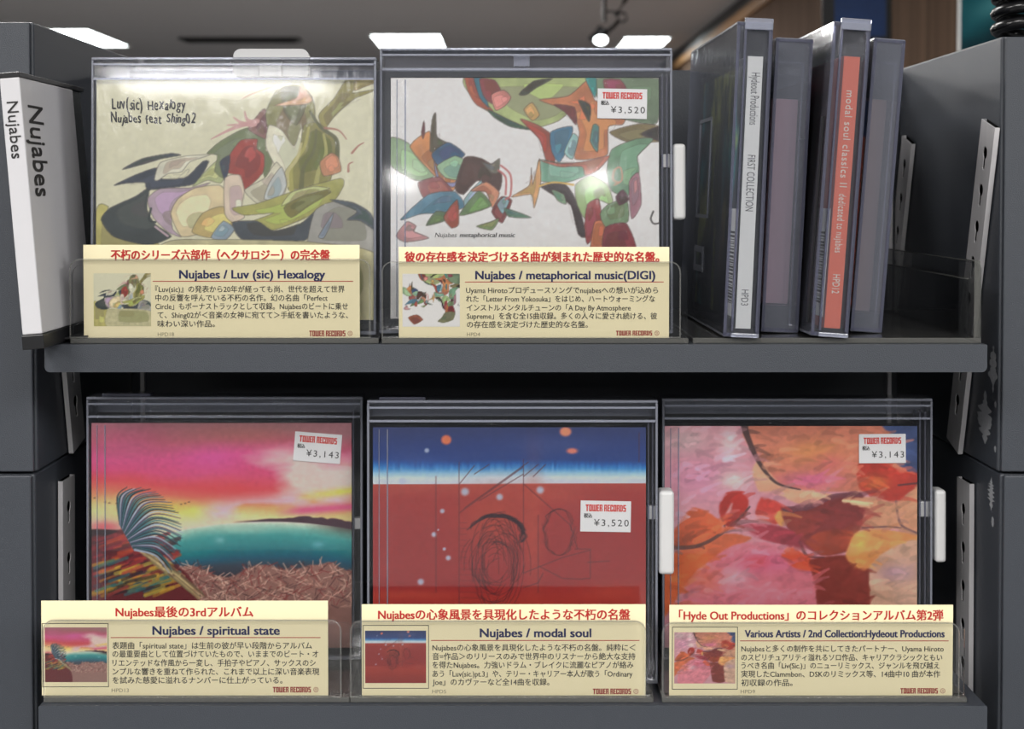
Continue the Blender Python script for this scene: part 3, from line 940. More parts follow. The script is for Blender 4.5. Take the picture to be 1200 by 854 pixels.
def ceiling_light(px0, px1, y0, y1, label):
    a = P(px0, HOR - (HOR - y1), 0)
    d1 = (CEIL - H) * FPX / (HOR - y1)
    d0 = (CEIL - H) * FPX / (HOR - y0)
    x0, x1 = (px0 - CX) * d1 / FPX, (px1 - CX) * d1 / FPX
    t = thing('ceiling_light', label, 'ceiling light', ((x0 + x1) / 2, (d0 + d1) / 2 - D, CEIL), group='square ceiling lights far behind the shelf')
    hw, hd = (x1 - x0) / 2, abs(d1 - d0) / 2
    bxs('diffuser', [(-hw, hw, -hd, hd, -.012, -.004)], M['lamp'], t)
    e = .025
    bxs('frame', [(-hw - e, hw + e, -hd - e, -hd, -.016, 0), (-hw - e, hw + e, hd, hd + e, -.016, 0), (-hw - e, -hw, -hd, hd, -.016, 0), (hw, hw + e, -hd, hd, -.016, 0)], M['sill'], t)


ceiling_light(78, 152, 34, 53, 'bright ceiling light beyond the left upright, above the first clear case')
ceiling_light(449, 522, 40, 57, 'bright ceiling light above the left end of the white abstract cover case')
ceiling_light(722, 770, 43, 57, 'bright ceiling light just right of the hanging spotlight')

vent = thing('ceiling_vent', 'long dark slot vent in the ceiling above the first clear case', 'vent', (-2.25, 11.0, CEIL))
bxs('frame', [(-.5, .52, -.12, .12, -.02, 0)], M['fixture'], vent, .004)
for k in range(4):
    bxs('slat', [(-.46, .48, -.09 + k * .05, -.06 + k * .05, -.03, -.02)], M['gap'], vent)

# spotlight hanging from the ceiling
Ys = 6.2
s0 = P(708, -40, Ys)
sp = thing('ceiling_spotlight', 'black spotlight with cable hanging from ceiling above the abstract cover case', 'spotlight', (s0.x, Ys, CEIL))
bm = bmesh.new()
o_ = Vector((s0.x, Ys, CEIL))
q = lambda x, y, dy=0: P(x, y, Ys + dy) - o_
ztop = 0.0
a = q(708, 25)
tube(bm, [Vector((a.x, a.y, 0)), a], .011)
obj('stem', bm, M['fixture'], sp)
bm = bmesh.new()
b0 = q(733, 0)
tube(bm, [Vector((b0.x + .1, b0.y, 0)), b0, q(722, 18), q(726, 24), q(717, 33), q(706, 40)], .012)
tube(bm, [q(710, 13), q(722, 14), q(733, 16), q(735, 22), q(729, 27)], .006)
obj('cable', bm, M['fixture'], sp, True)
bm = bmesh.new()
tube(bm, [q(694, 50), q(703, 42), q(708, 34)], .035, 16)
obj('lamp_head', bm, M['black_plastic'], sp)
bm = bmesh.new()
c0 = q(704, 47, -.05)
bmesh.ops.create_icosphere(bm, subdivisions=2, radius=.026, matrix=Matrix.Translation(c0) @ Matrix.Diagonal((1.3, .5, .9, 1)))
obj('bulb', bm, M['lamp'], sp, True)

# hanging screen
Yh = 3.4
c0 = P(1003, 12, Yh)
sc_ = thing('hanging_screen', 'dark blue flat screen hanging in front of the brown wall', 'screen', (c0.x, Yh, c0.z), (R(8), 0, R(-20)))
bxs('bezel', [(-.10, .10, 0, .03, -.095, .2)], M['black_plastic'], sc_, .004)
bxs('display', [(-.062, .086, -.002, 0, -.08, .18)], M['screen'], sc_)
bxs('hanger', [(-.012, .012, .03, .05, .05, CEIL - c0.z - .02)], M['black_plastic'], sc_)

# poster on the right wall
yA = 1.62 * FPX / 541 - D
po = thing('wall_poster', 'teal poster with white edge on the wall at the upper right', 'poster', (WX, yA, 1.7))
cv = Canvas(80, 60, (22, 74, 84))
nn = noise2(60, 80, 22, 6, 4, 3, .7)
cv.blend(np.clip(nn * 1.6 + .25, 0, 1), (34, 112, 124))
cv.blob(26, 30, 16, 3, (110, 190, 196), .7)
cv.blend(np.clip(-nn * 2, 0, 1), (20, 50, 60))
cv.build('print', po, lambda u, v: (-.022, -u * 1.1, v * .75), M['matte_print'], .8)
bxs('white_edge', [(-.02, 0, -1.12, .035, -.02, .77)], M['sill'], po)

# ------------------------------------------------------------------ the shelf unit
YC = 0.03
XL = P(37, 25, YC).x
XR = P(1176, 42, YC).x
ZL, ZR = P(37, 25, YC).z, P(1176, 42, YC).z
ZS = P(600, 555, YC).z
YB = .2125


def upright(name, label, x0, x1, z0, z1, inner):
    """A column: body, front panel with a dark groove at its inner edge."""
    t = thing(name, label, 'shelf upright', ((x0 + x1) / 2, YC, z0))
    hx = (x1 - x0) / 2
    bxs('body', [(-hx, hx, .003, YB - YC + .02, 0, z1 - z0)], M['powder'], t, .0012)
    a, b = (-hx, hx - .0012) if inner > 0 else (-hx + .0012, hx)
    bxs('front_panel', [(a, b, 0, .0026, .0004, z1 - z0 - .0004)], M['powder'], t, .0008)
    return t


Wd = .075
xl2, xr2 = P(40, 700, YC).x, P(1173, 700, YC).x
up_l = upright('shelf_upright', 'upper left charcoal upright behind the white name divider', XL - Wd, XL, ZS + .0006, ZL, 1)
up_r = upright('shelf_upright', 'upper right charcoal upright beside the spine-out cases', XR, XR + Wd, ZS + .0006, ZR, -1)
lo_l = upright('shelf_upright', 'lower left charcoal upright beside the lake cover', xl2 - Wd, xl2, 0, ZS - .0006, 1)
lo_r = upright('shelf_upright', 'lower right charcoal upright beside the pink brush-stroke cover', xr2, xr2 + Wd, 0, ZS - .0006, -1)
ZBP = P(795, 82, YB).z
bp = bxs('back_panel', [(XL + .0005, XR - .0005, YB, YB + .012, 0, ZBP)], M['powder_dark'], None, .001)
tag(bp, 'dark back panel of the shelf unit behind the clear cases', 'back panel')
for px in (168, 1041):
    bxs('back_strip', [(P(px, 450, YB).x - .0012, P(px, 450, YB).x + .0012, YB - .003, YB, ZS - .1, ZBP - .01)], M['strip'], bp)  # thin pale vertical strips on the back panel


def keyhole(cy, cz, r=.0033, slot=.0015, ln=.0085, n=14):
    a0 = math.asin(slot / r)
    pts = []
    for k in range(n + 1):
        t = -PI / 2 + a0 + (2 * PI - 2 * a0) * k / n
        pts.append((cy + r * math.cos(t), cz + r * math.sin(t)))
    pts += [(cy - slot, cz - ln), (cy, cz - ln - slot * .7), (cy + slot, cz - ln)]
    return pts


def strip(parent, x, side, y0, z0, y1, z1, wd, first, pitch, small=()):
    """Slotted steel strip on an upright's inner face from its top front corner (y0, z0) to its bottom one (y1, z1)."""
    ln = math.hypot(y1 - y0, z1 - z0)
    bm = bmesh.new()
    loops = [[(0, 0), (wd, 0), (wd, -ln), (0, -ln)]]
    k = first
    while k < ln - .014:
        loops.append(keyhole(wd * .5, -k))
        k += pitch
    for s in small:
        loops.append([(wd * .5 + .0014 * math.cos(t * PI / 4), -s + .0014 * math.sin(t * PI / 4)) for t in range(8)])
    es = []
    for lp in loops:
        vs = [bm.verts.new((0, p[0], p[1])) for p in lp]
        es += [bm.edges.new((vs[i], vs[(i + 1) % len(vs)])) for i in range(len(vs))]
    bmesh.ops.triangle_fill(bm, edges=es, use_beauty=True)
    bm.faces.ensure_lookup_table()

    def within(p, lp):
        c_, j = False, len(lp) - 1
        for i in range(len(lp)):
            if (lp[i][1] > p.z) != (lp[j][1] > p.z) and p.y < (lp[j][0] - lp[i][0]) * (p.z - lp[i][1]) / (lp[j][1] - lp[i][1]) + lp[i][0]:
                c_ = not c_
            j = i
        return c_
    bad = [f for f in bm.faces if any(within(f.calc_center_median(), lp) for lp in loops[1:])]
    bmesh.ops.delete(bm, geom=bad, context='FACES_ONLY')
    bmesh.ops.recalc_face_normals(bm, faces=bm.faces)
    ext = bmesh.ops.extrude_face_region(bm, geom=list(bm.faces))
    th = .0005
    bmesh.ops.translate(bm, verts=[v for v in ext['geom'] if isinstance(v, bmesh.types.BMVert)], vec=(side * th, 0, 0))
    an = math.atan2(y1 - y0, z0 - z1)
    mt = Matrix.Translation(Vector((x - side * .0004 - side * 0, y0, z0)) - parent.location) @ Matrix.Rotation(an, 4, 'X')
    # inner face stands 3 mm proud of the upright
    bmesh.ops.transform(bm, matrix=mt @ Matrix.Translation((-side * .0030, 0, 0)), verts=bm.verts)
    s_ = obj('keyhole_strip', bm, M['strip'], parent)
    bm = bmesh.new()
    for q0, q1 in ((0, .0008), (wd - .0008, wd)):
        box(bm, -.0025 if side > 0 else .0004, -.0004 if side > 0 else .0025, q0, q1, -ln, 0)
    bmesh.ops.transform(bm, matrix=mt, verts=bm.verts)
    obj('flange', bm, M['strip'], s_)
    bm = bmesh.new()
    box(bm, -side * .0002 - .0001, -side * .0002 + .0001, .0009, wd - .0009, -ln, 0)
    bmesh.ops.transform(bm, matrix=mt, verts=bm.verts)
    obj('channel', bm, M['hole_shade'], s_)  # black sheet behind the holes, shade of the cavity put into its colour


def ydepth(X, px):
    return X * FPX / (px - CX) - D


def strip_px(parent, X, side, pxt, pyt, pxb, pyb, wd, first, pitch, small=()):
    xi = X - side * .003
    yt, yb = ydepth(xi, pxt), ydepth(xi, pxb)
    strip(parent, X, side, yt, P(pxt, pyt, yt).z, yb, P(pxb, pyb, yb).z, wd, first, pitch, small)


strip_px(up_r, XR, 1, 1166, 150, 1126, 532, .021, .016, .0205)
strip_px(up_r, XR, 1, 1068, 169, 1046, 400, .021, .016, .0225)
strip_px(up_l, XL, -1, 67, 330, 83, 531, .022, .012, .0205)
strip_px(lo_l, xl2, -1, 70, 564, 68.5, 870, .021, .016, .0285, (.0585,))
strip_px(lo_r, xr2, 1, 1140, 567, 1141, 870, .021, .016, .0215, (.063,))

# worn paint on the right uprights
rg = random.Random(2)


def scuff(parent, X, spots):
    bm = bmesh.new()
    for px, py0, py1, wpx in spots:
        y = ydepth(X, px)
        n = 24
        pts_l, pts_r = [], []
        for k in range(n + 1):
            py = py0 + (py1 - py0) * k / n
            c_ = P(px, py, y).z
            hw = (wpx / 2) * math.sin(PI * (k + .5) / (n + 1)) * rg.uniform(.25, 1.15) / FPX * 3.2
            pts_l.append((y - hw * .9, c_))
            pts_r.append((y + hw * 1.1, c_))
        pts = pts_l + pts_r[::-1]
        vs = [bm.verts.new((X - .0001 - parent.location.x, p[0] - parent.location.y, p[1] - parent.location.z)) for p in pts]
        m = n + 1
        for k in range(n):
            bm.faces.new((vs[k], vs[k + 1], vs[2 * m - 2 - k], vs[2 * m - 1 - k]))
    obj('paint_scuff', bm, M['scuff'], parent)


scuff(up_r, XR, [(1166, 405, 460, 7), (1157, 458, 520, 11), (1169, 470, 478, 2), (1169, 522, 530, 2)])
scuff(lo_r, xr2, [(1165, 560, 598, 6), (1167, 605, 618, 3)])

# shelf boards
XS0, XS1 = P(52, 403, 0).x, P(1157, 404, 0).x
ZU = P(600, 403.5, 0).z
ZL2 = P(600, 827, -.005).z
TH = ZU - P(600, 436, 0).z


def board(label, x0, x1, y0, zt, th):
    t = thing('shelf_board', label, 'shelf', ((x0 + x1) / 2, y0, zt - th), group=None)
    hx = (x1 - x0) / 2
    bm = bmesh.new()
    prism(bm, rrect(-hx, hx, 0, th, .0008, .0008, .0025, .0025, 3), 0, YB - y0 - .0005)
    obj('board', bm, M['powder'], t)
    for s in (-1, 1):
        bxs('bracket_tab', [(s * hx - (0 if s > 0 else .0105), s * hx + (.0105 if s > 0 else 0), .13, .145, .001, th - .003)], M['gap'], t)


board('upper charcoal shelf board carrying the cream cover and spine-out cases', XS0, XS1, 0, ZU, TH)
board('lower charcoal shelf board carrying the lake, band and brush covers', P(45, 826, -.005).x, P(1157, 828, -.005).x, -.005, ZL2, .019)


# ------------------------------------------------------------------ acrylic trays
def tray(label, px0, px1, pyt, zs, yf, depth, group='clear acrylic card trays'):
    x0, x1 = P(px0, pyt, yf).x, P(px1, pyt, yf).x
    zt = P(600, pyt, yf).z
    t = thing('acrylic_tray', label, 'acrylic tray', ((x0 + x1) / 2, yf, zs), group=group)
    hx, hh = (x1 - x0) / 2, zt - zs
    r = .0055
    bm = bmesh.new()
    prism(bm, rrect(-hx, hx, .0028, hh, r, r), 0, .0018)
    obj('front_panel', bm, M['acrylic'], t)
    rim = []
    for (o1, o2) in (((-hx, hx, .0028, hh), .0007),):
        pass
    bm = bmesh.new()
    pts = rrect(-hx, hx, .0028, hh, r, r)
    pin = rrect(-hx + .0007, hx - .0007, .0035, hh - .0007, r - .0007, r - .0007)
    va = [bm.verts.new((x, -.0001, z)) for x, z in pts]
    vb = [bm.verts.new((x, -.0001, z)) for x, z in pin]
    for i in range(len(pts)):
        if i == len(pts) - 1:
            pass
        bm.faces.new((va[i], va[(i + 1) % len(pts)], vb[(i + 1) % len(pts)], vb[i]))
    obj('polished_edge', bm, M['acrylic_edge'], t)
    bm = bmesh.new()
    prism(bm, rrect(-hx, hx + .004, .0028, hh - .003, r, r * .5), .0042, .0058)
    obj('rear_panel', bm, M['acrylic'], t)
    bxs('base', [(-hx, hx + .004, 0, depth, 0, .0028)], M['acrylic_edge'], t, .0004, 1)
    return t, zs + .0028


YU, YLo = .003, -.001
T1, FU = tray('clear acrylic tray under the cream cover with ribbon shapes', 81, 434, 303, ZU, YU, .085)
T2, _ = tray('clear acrylic tray under the white cover with curved forms', 447, 798, 306, ZU, YU, .085)
T3, FL = tray('clear acrylic tray under the lake cover', 50, 400, 726, ZL2, YLo, .11)
T4, _ = tray('clear acrylic tray under the blue and red band cover', 410, 757, 727, ZL2, YLo, .11)
T5, _ = tray('clear acrylic tray under the pink brush-stroke cover', 776, 1125, 729, ZL2, YLo, .11)

# tray of the spine-out cases: base, right wall, short front return
xa, xb = P(812, 398, .004).x, P(1150, 398, .004).x
t = thing('acrylic_tray', 'clear acrylic tray with tall right wall holding the spine-out cases', 'acrylic tray', (xa, .004, ZU))
wx = xb - xa
zt = P(1150, 307, .004).z - ZU
bxs('base', [(0, wx, 0, .17, 0, .0028)], M['acrylic_edge'], t, .0004, 1)
bxs('right_wall', [(wx - .0028, wx, .003, .17, .0028, zt)], M['acrylic'], t)
bxs('inner_liner', [(wx - .0062, wx - .0046, .006, .168, .0028, zt - .009)], M['acrylic'], t)
bxs('wall_edge', [(wx - .0029, wx + .0001, .003, .17, zt, zt + .0006), (wx - .0029, wx + .0001, .0025, .003, .0028, zt), (wx - .0062, wx - .0046, .006, .168, zt - .009, zt - .0083)], M['acrylic_edge'], t)
bm = bmesh.new()
prism(bm, rrect(wx - .011, wx, .0028, zt, 0, .004), .0005, .0022)
obj('front_return', bm, M['acrylic'], t)


# ------------------------------------------------------------------ anti-theft cases and the albums inside
def keeper(label, pl, pr, pt, yb, zf, lean, dp=.017, style='side', top_band=.010):
    a = R(lean)
    yt = yb + .145 * math.sin(a)
    A, B = P(pl, pt, yt), P(pr, pt, yt)
    wdt = B.x - A.x
    zb = zf + dp * math.sin(a)
    h = (A.z - zb) / math.cos(a)
    root = thing('security_case', label, 'security case', ((A.x + B.x) / 2, yb, zb), (-a, 0, 0), group='clear security cases facing out')
    hx = wdt / 2
    e = .0013
    bxs('front_panel', [(-hx + e, hx - e, 0, .0012, .002, h - .0015)], M['clear'], root)
    bxs('back_panel', [(-hx + e, hx - e, dp - .0012, dp, .002, h - .0015)], M['clear'], root)
    bxs('top_rail', [(-hx, hx, 0, dp, h - .0015, h)], M['edge'], root, .0004, 1)
    bxs('bottom_rail', [(-hx, hx, 0, dp, 0, .002)], M['edge'], root, .0004, 1)
    bxs('side_rail', [(-hx, -hx + e, 0, dp, .002, h - .0015)], M['edge'], root, .0003, 1)
    bxs('side_rail', [(hx - e, hx, 0, dp, .002, h - .0015)], M['edge'], root, .0003, 1)
    # raised frame lines and the lock channel that the front shows
    bxs('front_lip', [(-hx + e, hx - e, -.0006, 0, h - .0042, h - .0032), (-hx + e, hx - e, -.0006, 0, h - top_band - .0012, h - top_band)], M['edge'], root)
    bxs('top_band', [(-hx + e, hx - e, .0135, .0143, h - top_band, h - .0016)], M['haze'], root)
    return root, hx, h, (A.x + B.x) / 2, zb, a


def lock_side(root, px0, px1, py0, py1, clip0, yb, k, cy0, cy1, dp=.017, cw=.0050):
    hx, xc, zb = k
    Y = yb + .008
    x0, x1 = P(px0, py0, Y).x - xc, P(px1, py0, Y).x - xc
    z1, z0 = P(px0, py0, Y).z - zb, P(px0, py1, Y).z - zb
    bxs('lock_channel', [(hx - cw, hx - cw + .0009, .003, dp - .003, .004, .134), (hx - cw * .55, hx - cw * .55 + .0008, .003, dp - .003, .004, .134)], M['edge_dark'], root)
    bxs('lock_tab', [(max(x0, hx + .0002), x1, .001, .013, z0, z1)], M['white_plastic'], root, .0018, 3)
    c1, c0 = P(px0, cy0, Y).z - zb, P(px0, cy1, Y).z - zb
    bxs('lock_clip', [(hx - cw, hx + .0004, .0035, .010, c0, c1)], M['frost'], root, .0006)


def album(label, art, kroot, kk, pl, pr, pt, yb, hz, zled, dcl=.0024, spine=True):
    hx, xc, zb, a = kk
    yt = yb + .13 * math.sin(a) + dcl
    A, B = P(pl, pt, yt), P(pr, pt, yt)
    x0, x1 = A.x - xc, B.x - xc
    z1 = (A.z - zb) / math.cos(a)
    z0 = zled
    bxs('retaining_ledge', [(-hx + .0014, hx - .0014, .0018, .0145, .0022, z0 - .0001)], M['clear'], kroot)
    mt = Matrix.Translation(kroot.location) @ Matrix.Rotation(-a, 4, 'X')
    loc = mt @ Vector(((x0 + x1) / 2, dcl, z0))
    t = thing('music_album', label, 'music album', loc, (-a, 0, 0), group='albums shown cover out')
    w2, h = (x1 - x0) / 2, z1 - z0
    bxs('case', [(-w2, w2, .0004, .0105, 0, h)], M['paper'] if art in ('ribbons', 'forms') else M['powder_dark'], t, .0005)
    cv = ART[art]
    cv.build('cover_print', t, lambda u, v: (-w2 + u * 2 * w2, .0002, h * v), None, 1.09 if art in ('ribbons', 'forms') else 1.17, 1.06 if art in ('ribbons', 'forms') else 1.16)
    bxs('shrink_wrap', [(-w2 - .0002, w2 + .0002, -.0003, .0108, -.00005, h + .0003)], M['wrap'], t)
    if spine:
        bxs('hinge_line', [(-w2 + .0072, -w2 + .0078, -.0004, -.0002, .001, h - .001), (-w2 + .0030, -w2 + .0034, -.0004, -.0002, .001, h - .001)], M['edge'], t)
    # local mapping of photo pixels on the cover
    def loc_px(px, py):
        p = P(px, py, yt)
        return (p.x - xc - (x0 + x1) / 2, (p.z - zb) / math.cos(a) - z0)
    return t, loc_px, w2, h


def sticker(t, f, px0, py0, px1, py1, rot, price):
    """White price label; px/py are the corners it would have if it hung straight."""
    a, b = f(px0, py1), f(px1, py0)
    cx, cz = (a[0] + b[0]) / 2, (a[1] + b[1]) / 2
    hw, hh = (b[0] - a[0]) / 2, (b[1] - a[1]) / 2
    co, si = math.cos(R(rot)), math.sin(R(rot))
    fn = lambda dy: (lambda u, v: (cx + u * co - v * si, dy, cz + u * si + v * co))
    L = Letters()
    L.rect(-hw, hw, -hh, hh)
    s = L.build('price_sticker', M['paper'], t, fn(-.0006))
    L = Letters()
    L.logo(-hw * .80, hw * .80, hh * .32, hh * .76)
    L.build('shop_logo', M['ink_bright'], s, fn(-.00075))
    L = Letters()
    L.text('税込', -hw * .86, -hw * .54, -hh * .08, hh * .32, .03)
    L.text(price, -hw * .46, hw * .92, -hh * .62, hh * .62, -.006, 1.25)
    L.build('lettering', M['ink_black'], s, fn(-.00075))


# upper row -----------------------------------------------------------
K1 = .0125
r1, hx, h, xc, zb, a = keeper('clear case with frosted hang tab around the cream ribbon cover', 107, 441, 67, K1, FU, 2.2, top_band=.0105)
z1 = P(300, 55, K1 + .006).z - zb
tx0, tx1 = P(268, 60, K1).x - xc, P(358, 60, K1).x - xc
bm = bmesh.new()
prism(bm, rrect(tx0, tx1, h - .009, z1, .004, .004, .002, .002), .006, .0105)
obj('hang_tab', bm, M['frost'], r1)
bxs('lock_clip', [((tx0 + tx1) / 2 - .006, (tx0 + tx1) / 2 + .006, .004, .012, h - .0095, h - .0016)], M['frost'], r1, .0005)
t1, f1, w2, hh = album('cream album cover with olive and slate ribbon shapes', 'ribbons', r1, (hx, xc, zb, a), 113, 438, 93, K1, .125, .0075, spine=False)
L = Letters()
rg2 = random.Random(4)


def brush_line(L, s, x0, x1, base, em, f, seed):
    rr = random.Random(seed)
    adv = [text_geo(ch, .012)[0] for ch in s.replace(' ', 'n')]
    wsum = [(v[:, 0].max() - v[:, 0].min()) + .10 for v in adv]
    tot = sum(wsum)
    x = x0
    for ch, v, wq in zip(s, adv, wsum):
        wpx = (x1 - x0) * wq / tot
        if ch != ' ':
            vv, ff = text_geo(ch)
            sh, sc2, up = rr.uniform(-.12, .16), rr.uniform(.88, 1.2), rr.uniform(-1.2, 1.2)
            a_ = vv[:, 0].min()
            X = x + (vv[:, 0] - a_) * wpx / wq + vv[:, 1] * em * sh
            Y = base + up - vv[:, 1] * em * sc2
            for i, (dx, dy) in enumerate(((-.42, -.2), (.42, .2))):
                L.add([f(px + dx, py + dy) for px, py in zip(X, Y)], ff, i)
        x += wpx


brush_line(L, 'Luv(sic) Hexalogy', 132, 219, 128, 17.5, f1, 3)
brush_line(L, 'Nujabes feat Shing02', 131, 230, 144, 15.5, f1, 8)
L.build('title_lettering', M['ink_black'], t1, lambda u, v: (u, .0, v))

K2 = .019
r2, hx, h, xc, zb, a = keeper('clear case with side lock around the white cover with curved forms', 445, 788, 56, K2, FU, 2.4, top_band=.0105)
lock_side(r2, 788, 803, 168, 257, 0, K2, (hx, xc, zb), 180, 196, cw=.0054)
bxs('snap_window', [(P(602, 60, K2).x - xc, P(621, 60, K2).x - xc, .003, .006, h - .009, h - .0035)], M['edge'], r2)
t2, f2, w2, hh = album('white album cover with colourful curved forms and two clusters', 'forms', r2, (hx, xc, zb, a), 458, 772, 91, K2, .125, .0075)
sticker(t2, f2, 700, 104, 758, 139, -1.0, '¥3,520')
L = Letters()
for s, a0, a1, bd in (('Nujabes', 510, 535, .0), ('metaphorical music', 539, 603, .022)):
    v, ff = text_geo(s, 0.0)
    X = a0 + (v[:, 0] - v[:, 0].min()) * (a1 - a0) / (v[:, 0].max() - v[:, 0].min()) + v[:, 1] * 1.6
    for i, dx in enumerate((0,) if not bd else (-.22, .22)):
        L.add([f2(px + dx, py) for px, py in zip(X, 277.3 - v[:, 1] * 7.4)], ff, i)
L.build('title_lettering', M['ink_black'], t2, lambda u, v: (u, .0, v))

# lower row -----------------------------------------------------------
K3 = .053
r3, hx, h, xc, zb, a = keeper('clear case around the pink sky lake cover', 101, 425, 465, K3, FL, 1.2, top_band=.010)
bxs('lock_channel', [(hx - .0058, hx - .005, .003, .014, .004, .135)], M['edge_dark'], r3)
bxs('lock_clip', [(hx - .0050, hx - .0015, .004, .010, .070, .076)], M['frost'], r3, .0005)
bxs('top_latch', [(-hx + .008, -hx + .034, .002, .012, h, h + .0016)], M['edge_dark'], r3, .0004)
t3, f3, w2, hh = album('album cover with painted lake under pink evening sky', 'lake', r3, (hx, xc, zb, a), 107, 412, 495.5, K3, .125, .006)
sticker(t3, f3, 345, 507, 400, 541, -4.5, '¥3,143')

K4 = .017
r4, hx, h, xc, zb, a = keeper('clear case with side lock around the blue and red band cover', 430, 771, 469, K4, FL, 1.2, top_band=.010)
lock_side(r4, 771, 789, 573, 670, 0, K4, (hx, xc, zb), 591, 607)
bxs('top_latch', [(-hx + .006, -hx + .03, .002, .012, h, h + .0014)], M['edge_dark'], r4, .0004)
t4, f4, w2, hh = album('album cover of blue, white and red bands with pencil scribbles', 'bands', r4, (hx, xc, zb, a), 437, 757, 500.5, K4, .125, .007)
sticker(t4, f4, 680, 586, 739, 622, -1.0, '¥3,520')

K5 = .053
r5, hx, h, xc, zb, a = keeper('clear case with side lock around the pink brush-stroke cover', 776, 1093, 467, K5, FL, 1.2, top_band=.010)
lock_side(r5, 1093, 1106, 572, 656, 0, K5, (hx, xc, zb), 586, 604, cw=.0064)
t5, f5, w2, hh = album('album cover of abstract pink, orange and maroon brush strokes', 'brush', r5, (hx, xc, zb, a), 779, 1075, 499, K5, .125, .006)
sticker(t5, f5, 1006, 508, 1061, 542, .5, '¥3,143')


# ------------------------------------------------------------------ description cards
def card(label, crop, cl, cr, ct, cb, Y, zfloor, heading, title, rule, lines, num, logo, thumb, frame, art, em=26, tem=44, hem=42, rot=0.0):
    """crop = (ox, oy, k): the numbers below are pixels of a crop of the photograph, ox + u / k, oy + v / k."""
    ox, oy, k = crop
    g = lambda u, v: P(ox + u / k, oy + v / k, Y)
    A, B = g(cl, ct), g(cr, ct)
    S = (B.x - A.x) / (cr - cl)
    top = A.z
    t = thing('description_card', label, 'description card', ((A.x + B.x) / 2, Y, zfloor), (0, R(rot), 0), group='cream description cards in the trays')
    um = (cl + cr) / 2
    zt = top - zfloor
    kz = zt / (cb - ct)
    fn = lambda dy: (lambda u, v: ((u - um) * S, dy, zt + v * kz))       # v is negative below the top edge
    bxs('card_sheet', [(-(cr - cl) / 2 * S, (cr - cl) / 2 * S, 0, .0004, 0, zt)], M['card'], t)
    d = -.00012
    L = Letters()
    L.text(heading[0], heading[1], heading[2], -(heading[3] - ct), hem, heading[4] + .019)
    L.build('heading', M['ink_red'], t, fn(d))
    L = Letters()
    L.text(title[0], title[1], title[2], -(title[3] - ct), tem, .032)
    L.build('title', M['ink_navy'], t, fn(d))
    L = Letters()
    L.rect(rule[0], rule[1], -(rule[2] + 1.4 - ct), -(rule[2] - 1.4 - ct))
    L.build('rule', M['ink_red'], t, fn(d))
    L = Letters()
    for s, x0, x1, yc in lines:
        L.text(s, x0, x1, -(yc + em * .36 - ct), em * 1.06, .010, res=2)
    L.build('body_text', M['ink_black'], t, fn(d))
    L = Letters()
    L.text(num[0], num[1], num[2], -(num[3] - ct), 19, -.004)
    L.build('catalogue_number', M['ink_pale'], t, fn(d))
    L = Letters()
    L.logo(logo[0], logo[1], -(logo[3] - ct), -(logo[2] - ct))
    xr = logo[1] + 18
    yc = (logo[2] + logo[3]) / 2
    L.ring(xr, -(yc - ct), 9, 1.6)
    L.text('文', xr - 5, xr + 5, -(yc + 4 - ct), 11)
    L.build('shop_logo', M['ink_logo'], t, fn(d))
    x0, x1, y0, y1 = thumb
    ART[art].small(72, 66).build('thumbnail', t, lambda u, v: ((x0 + u * (x1 - x0) - um) * S, d, zt - (y1 + (y0 - y1) * v - ct) * kz))
    if frame:
        L = Letters()
        x0, x1, y0, y1 = frame
        e = 2.2
        for q in ((x0, x1, y0, y0 + e), (x0, x1, y1 - e, y1), (x0, x0 + e, y0, y1), (x1 - e, x1, y0, y1)):
            L.rect(q[0], q[1], -(q[3] - ct), -(q[2] - ct))
        L.build('thumbnail_frame', M['ink_black'], t, fn(d))
    return t


card('cream card under the cream cover, red heading, ribbon cover thumbnail', (80, 280, 3.243), 57, 1107, 22, 362, YU + .0028, FU,
     ('不朽のシリーズ六部作（ヘクサロジー）の完全盤', 163, 993, 75, .016), ('Nujabes / Luv (sic) Hexalogy', 422, 975, 145), (320, 1082, 155.5),
     [('『Luv(sic)』の発表から20年が経っても尚、世代を超えて世界', 330, 1050, 185), ('中の反響を呼んでいる不朽の名作。幻の名曲「Perfect', 330, 985, 217),
      ('Circle」もボーナストラックとして収録。Nujabesのビートに乗せ', 330, 1062, 248), ('て、Shing02が＜音楽の女神に宛てて＞手紙を書いたような、', 338, 1062, 280), ('味わい深い作品。', 338, 555, 312)],
     ('HPD18', 338, 400, 356), (915, 1052, 336, 357), (95, 313, 126, 320), None, 'ribbons')
card('cream card under the white cover, with curved forms thumbnail', (450, 280, 3.243), 56, 1084, 30, 368, YU + .0028, FU,
     ('彼の存在感を決定づける名曲が刻まれた歴史的な名盤。', 80, 1045, 83, .02), ('Nujabes / metaphorical music(DIGI)', 348, 1030, 150), (308, 1063, 160.5),
     [('Uyama Hirotoプロデュースソングでnujabesへの想いが込めら', 312, 1042, 192), ('れた「Letter From Yokosuka」をはじめ、ハートウォーミングな', 312, 1030, 224),
      ('インストルメンタルチューンの「A Day By Atmosphere', 315, 938, 257), ('Supreme」を含む全15曲収録。多くの人々に愛され続ける、彼', 315, 1038, 288), ('の存在感を決定づけた歴史的な名盤。', 315, 775, 320)],
     ('HPD4', 315, 365, 362), (882, 1020, 342, 360), (70, 288, 130, 327), None, 'forms')
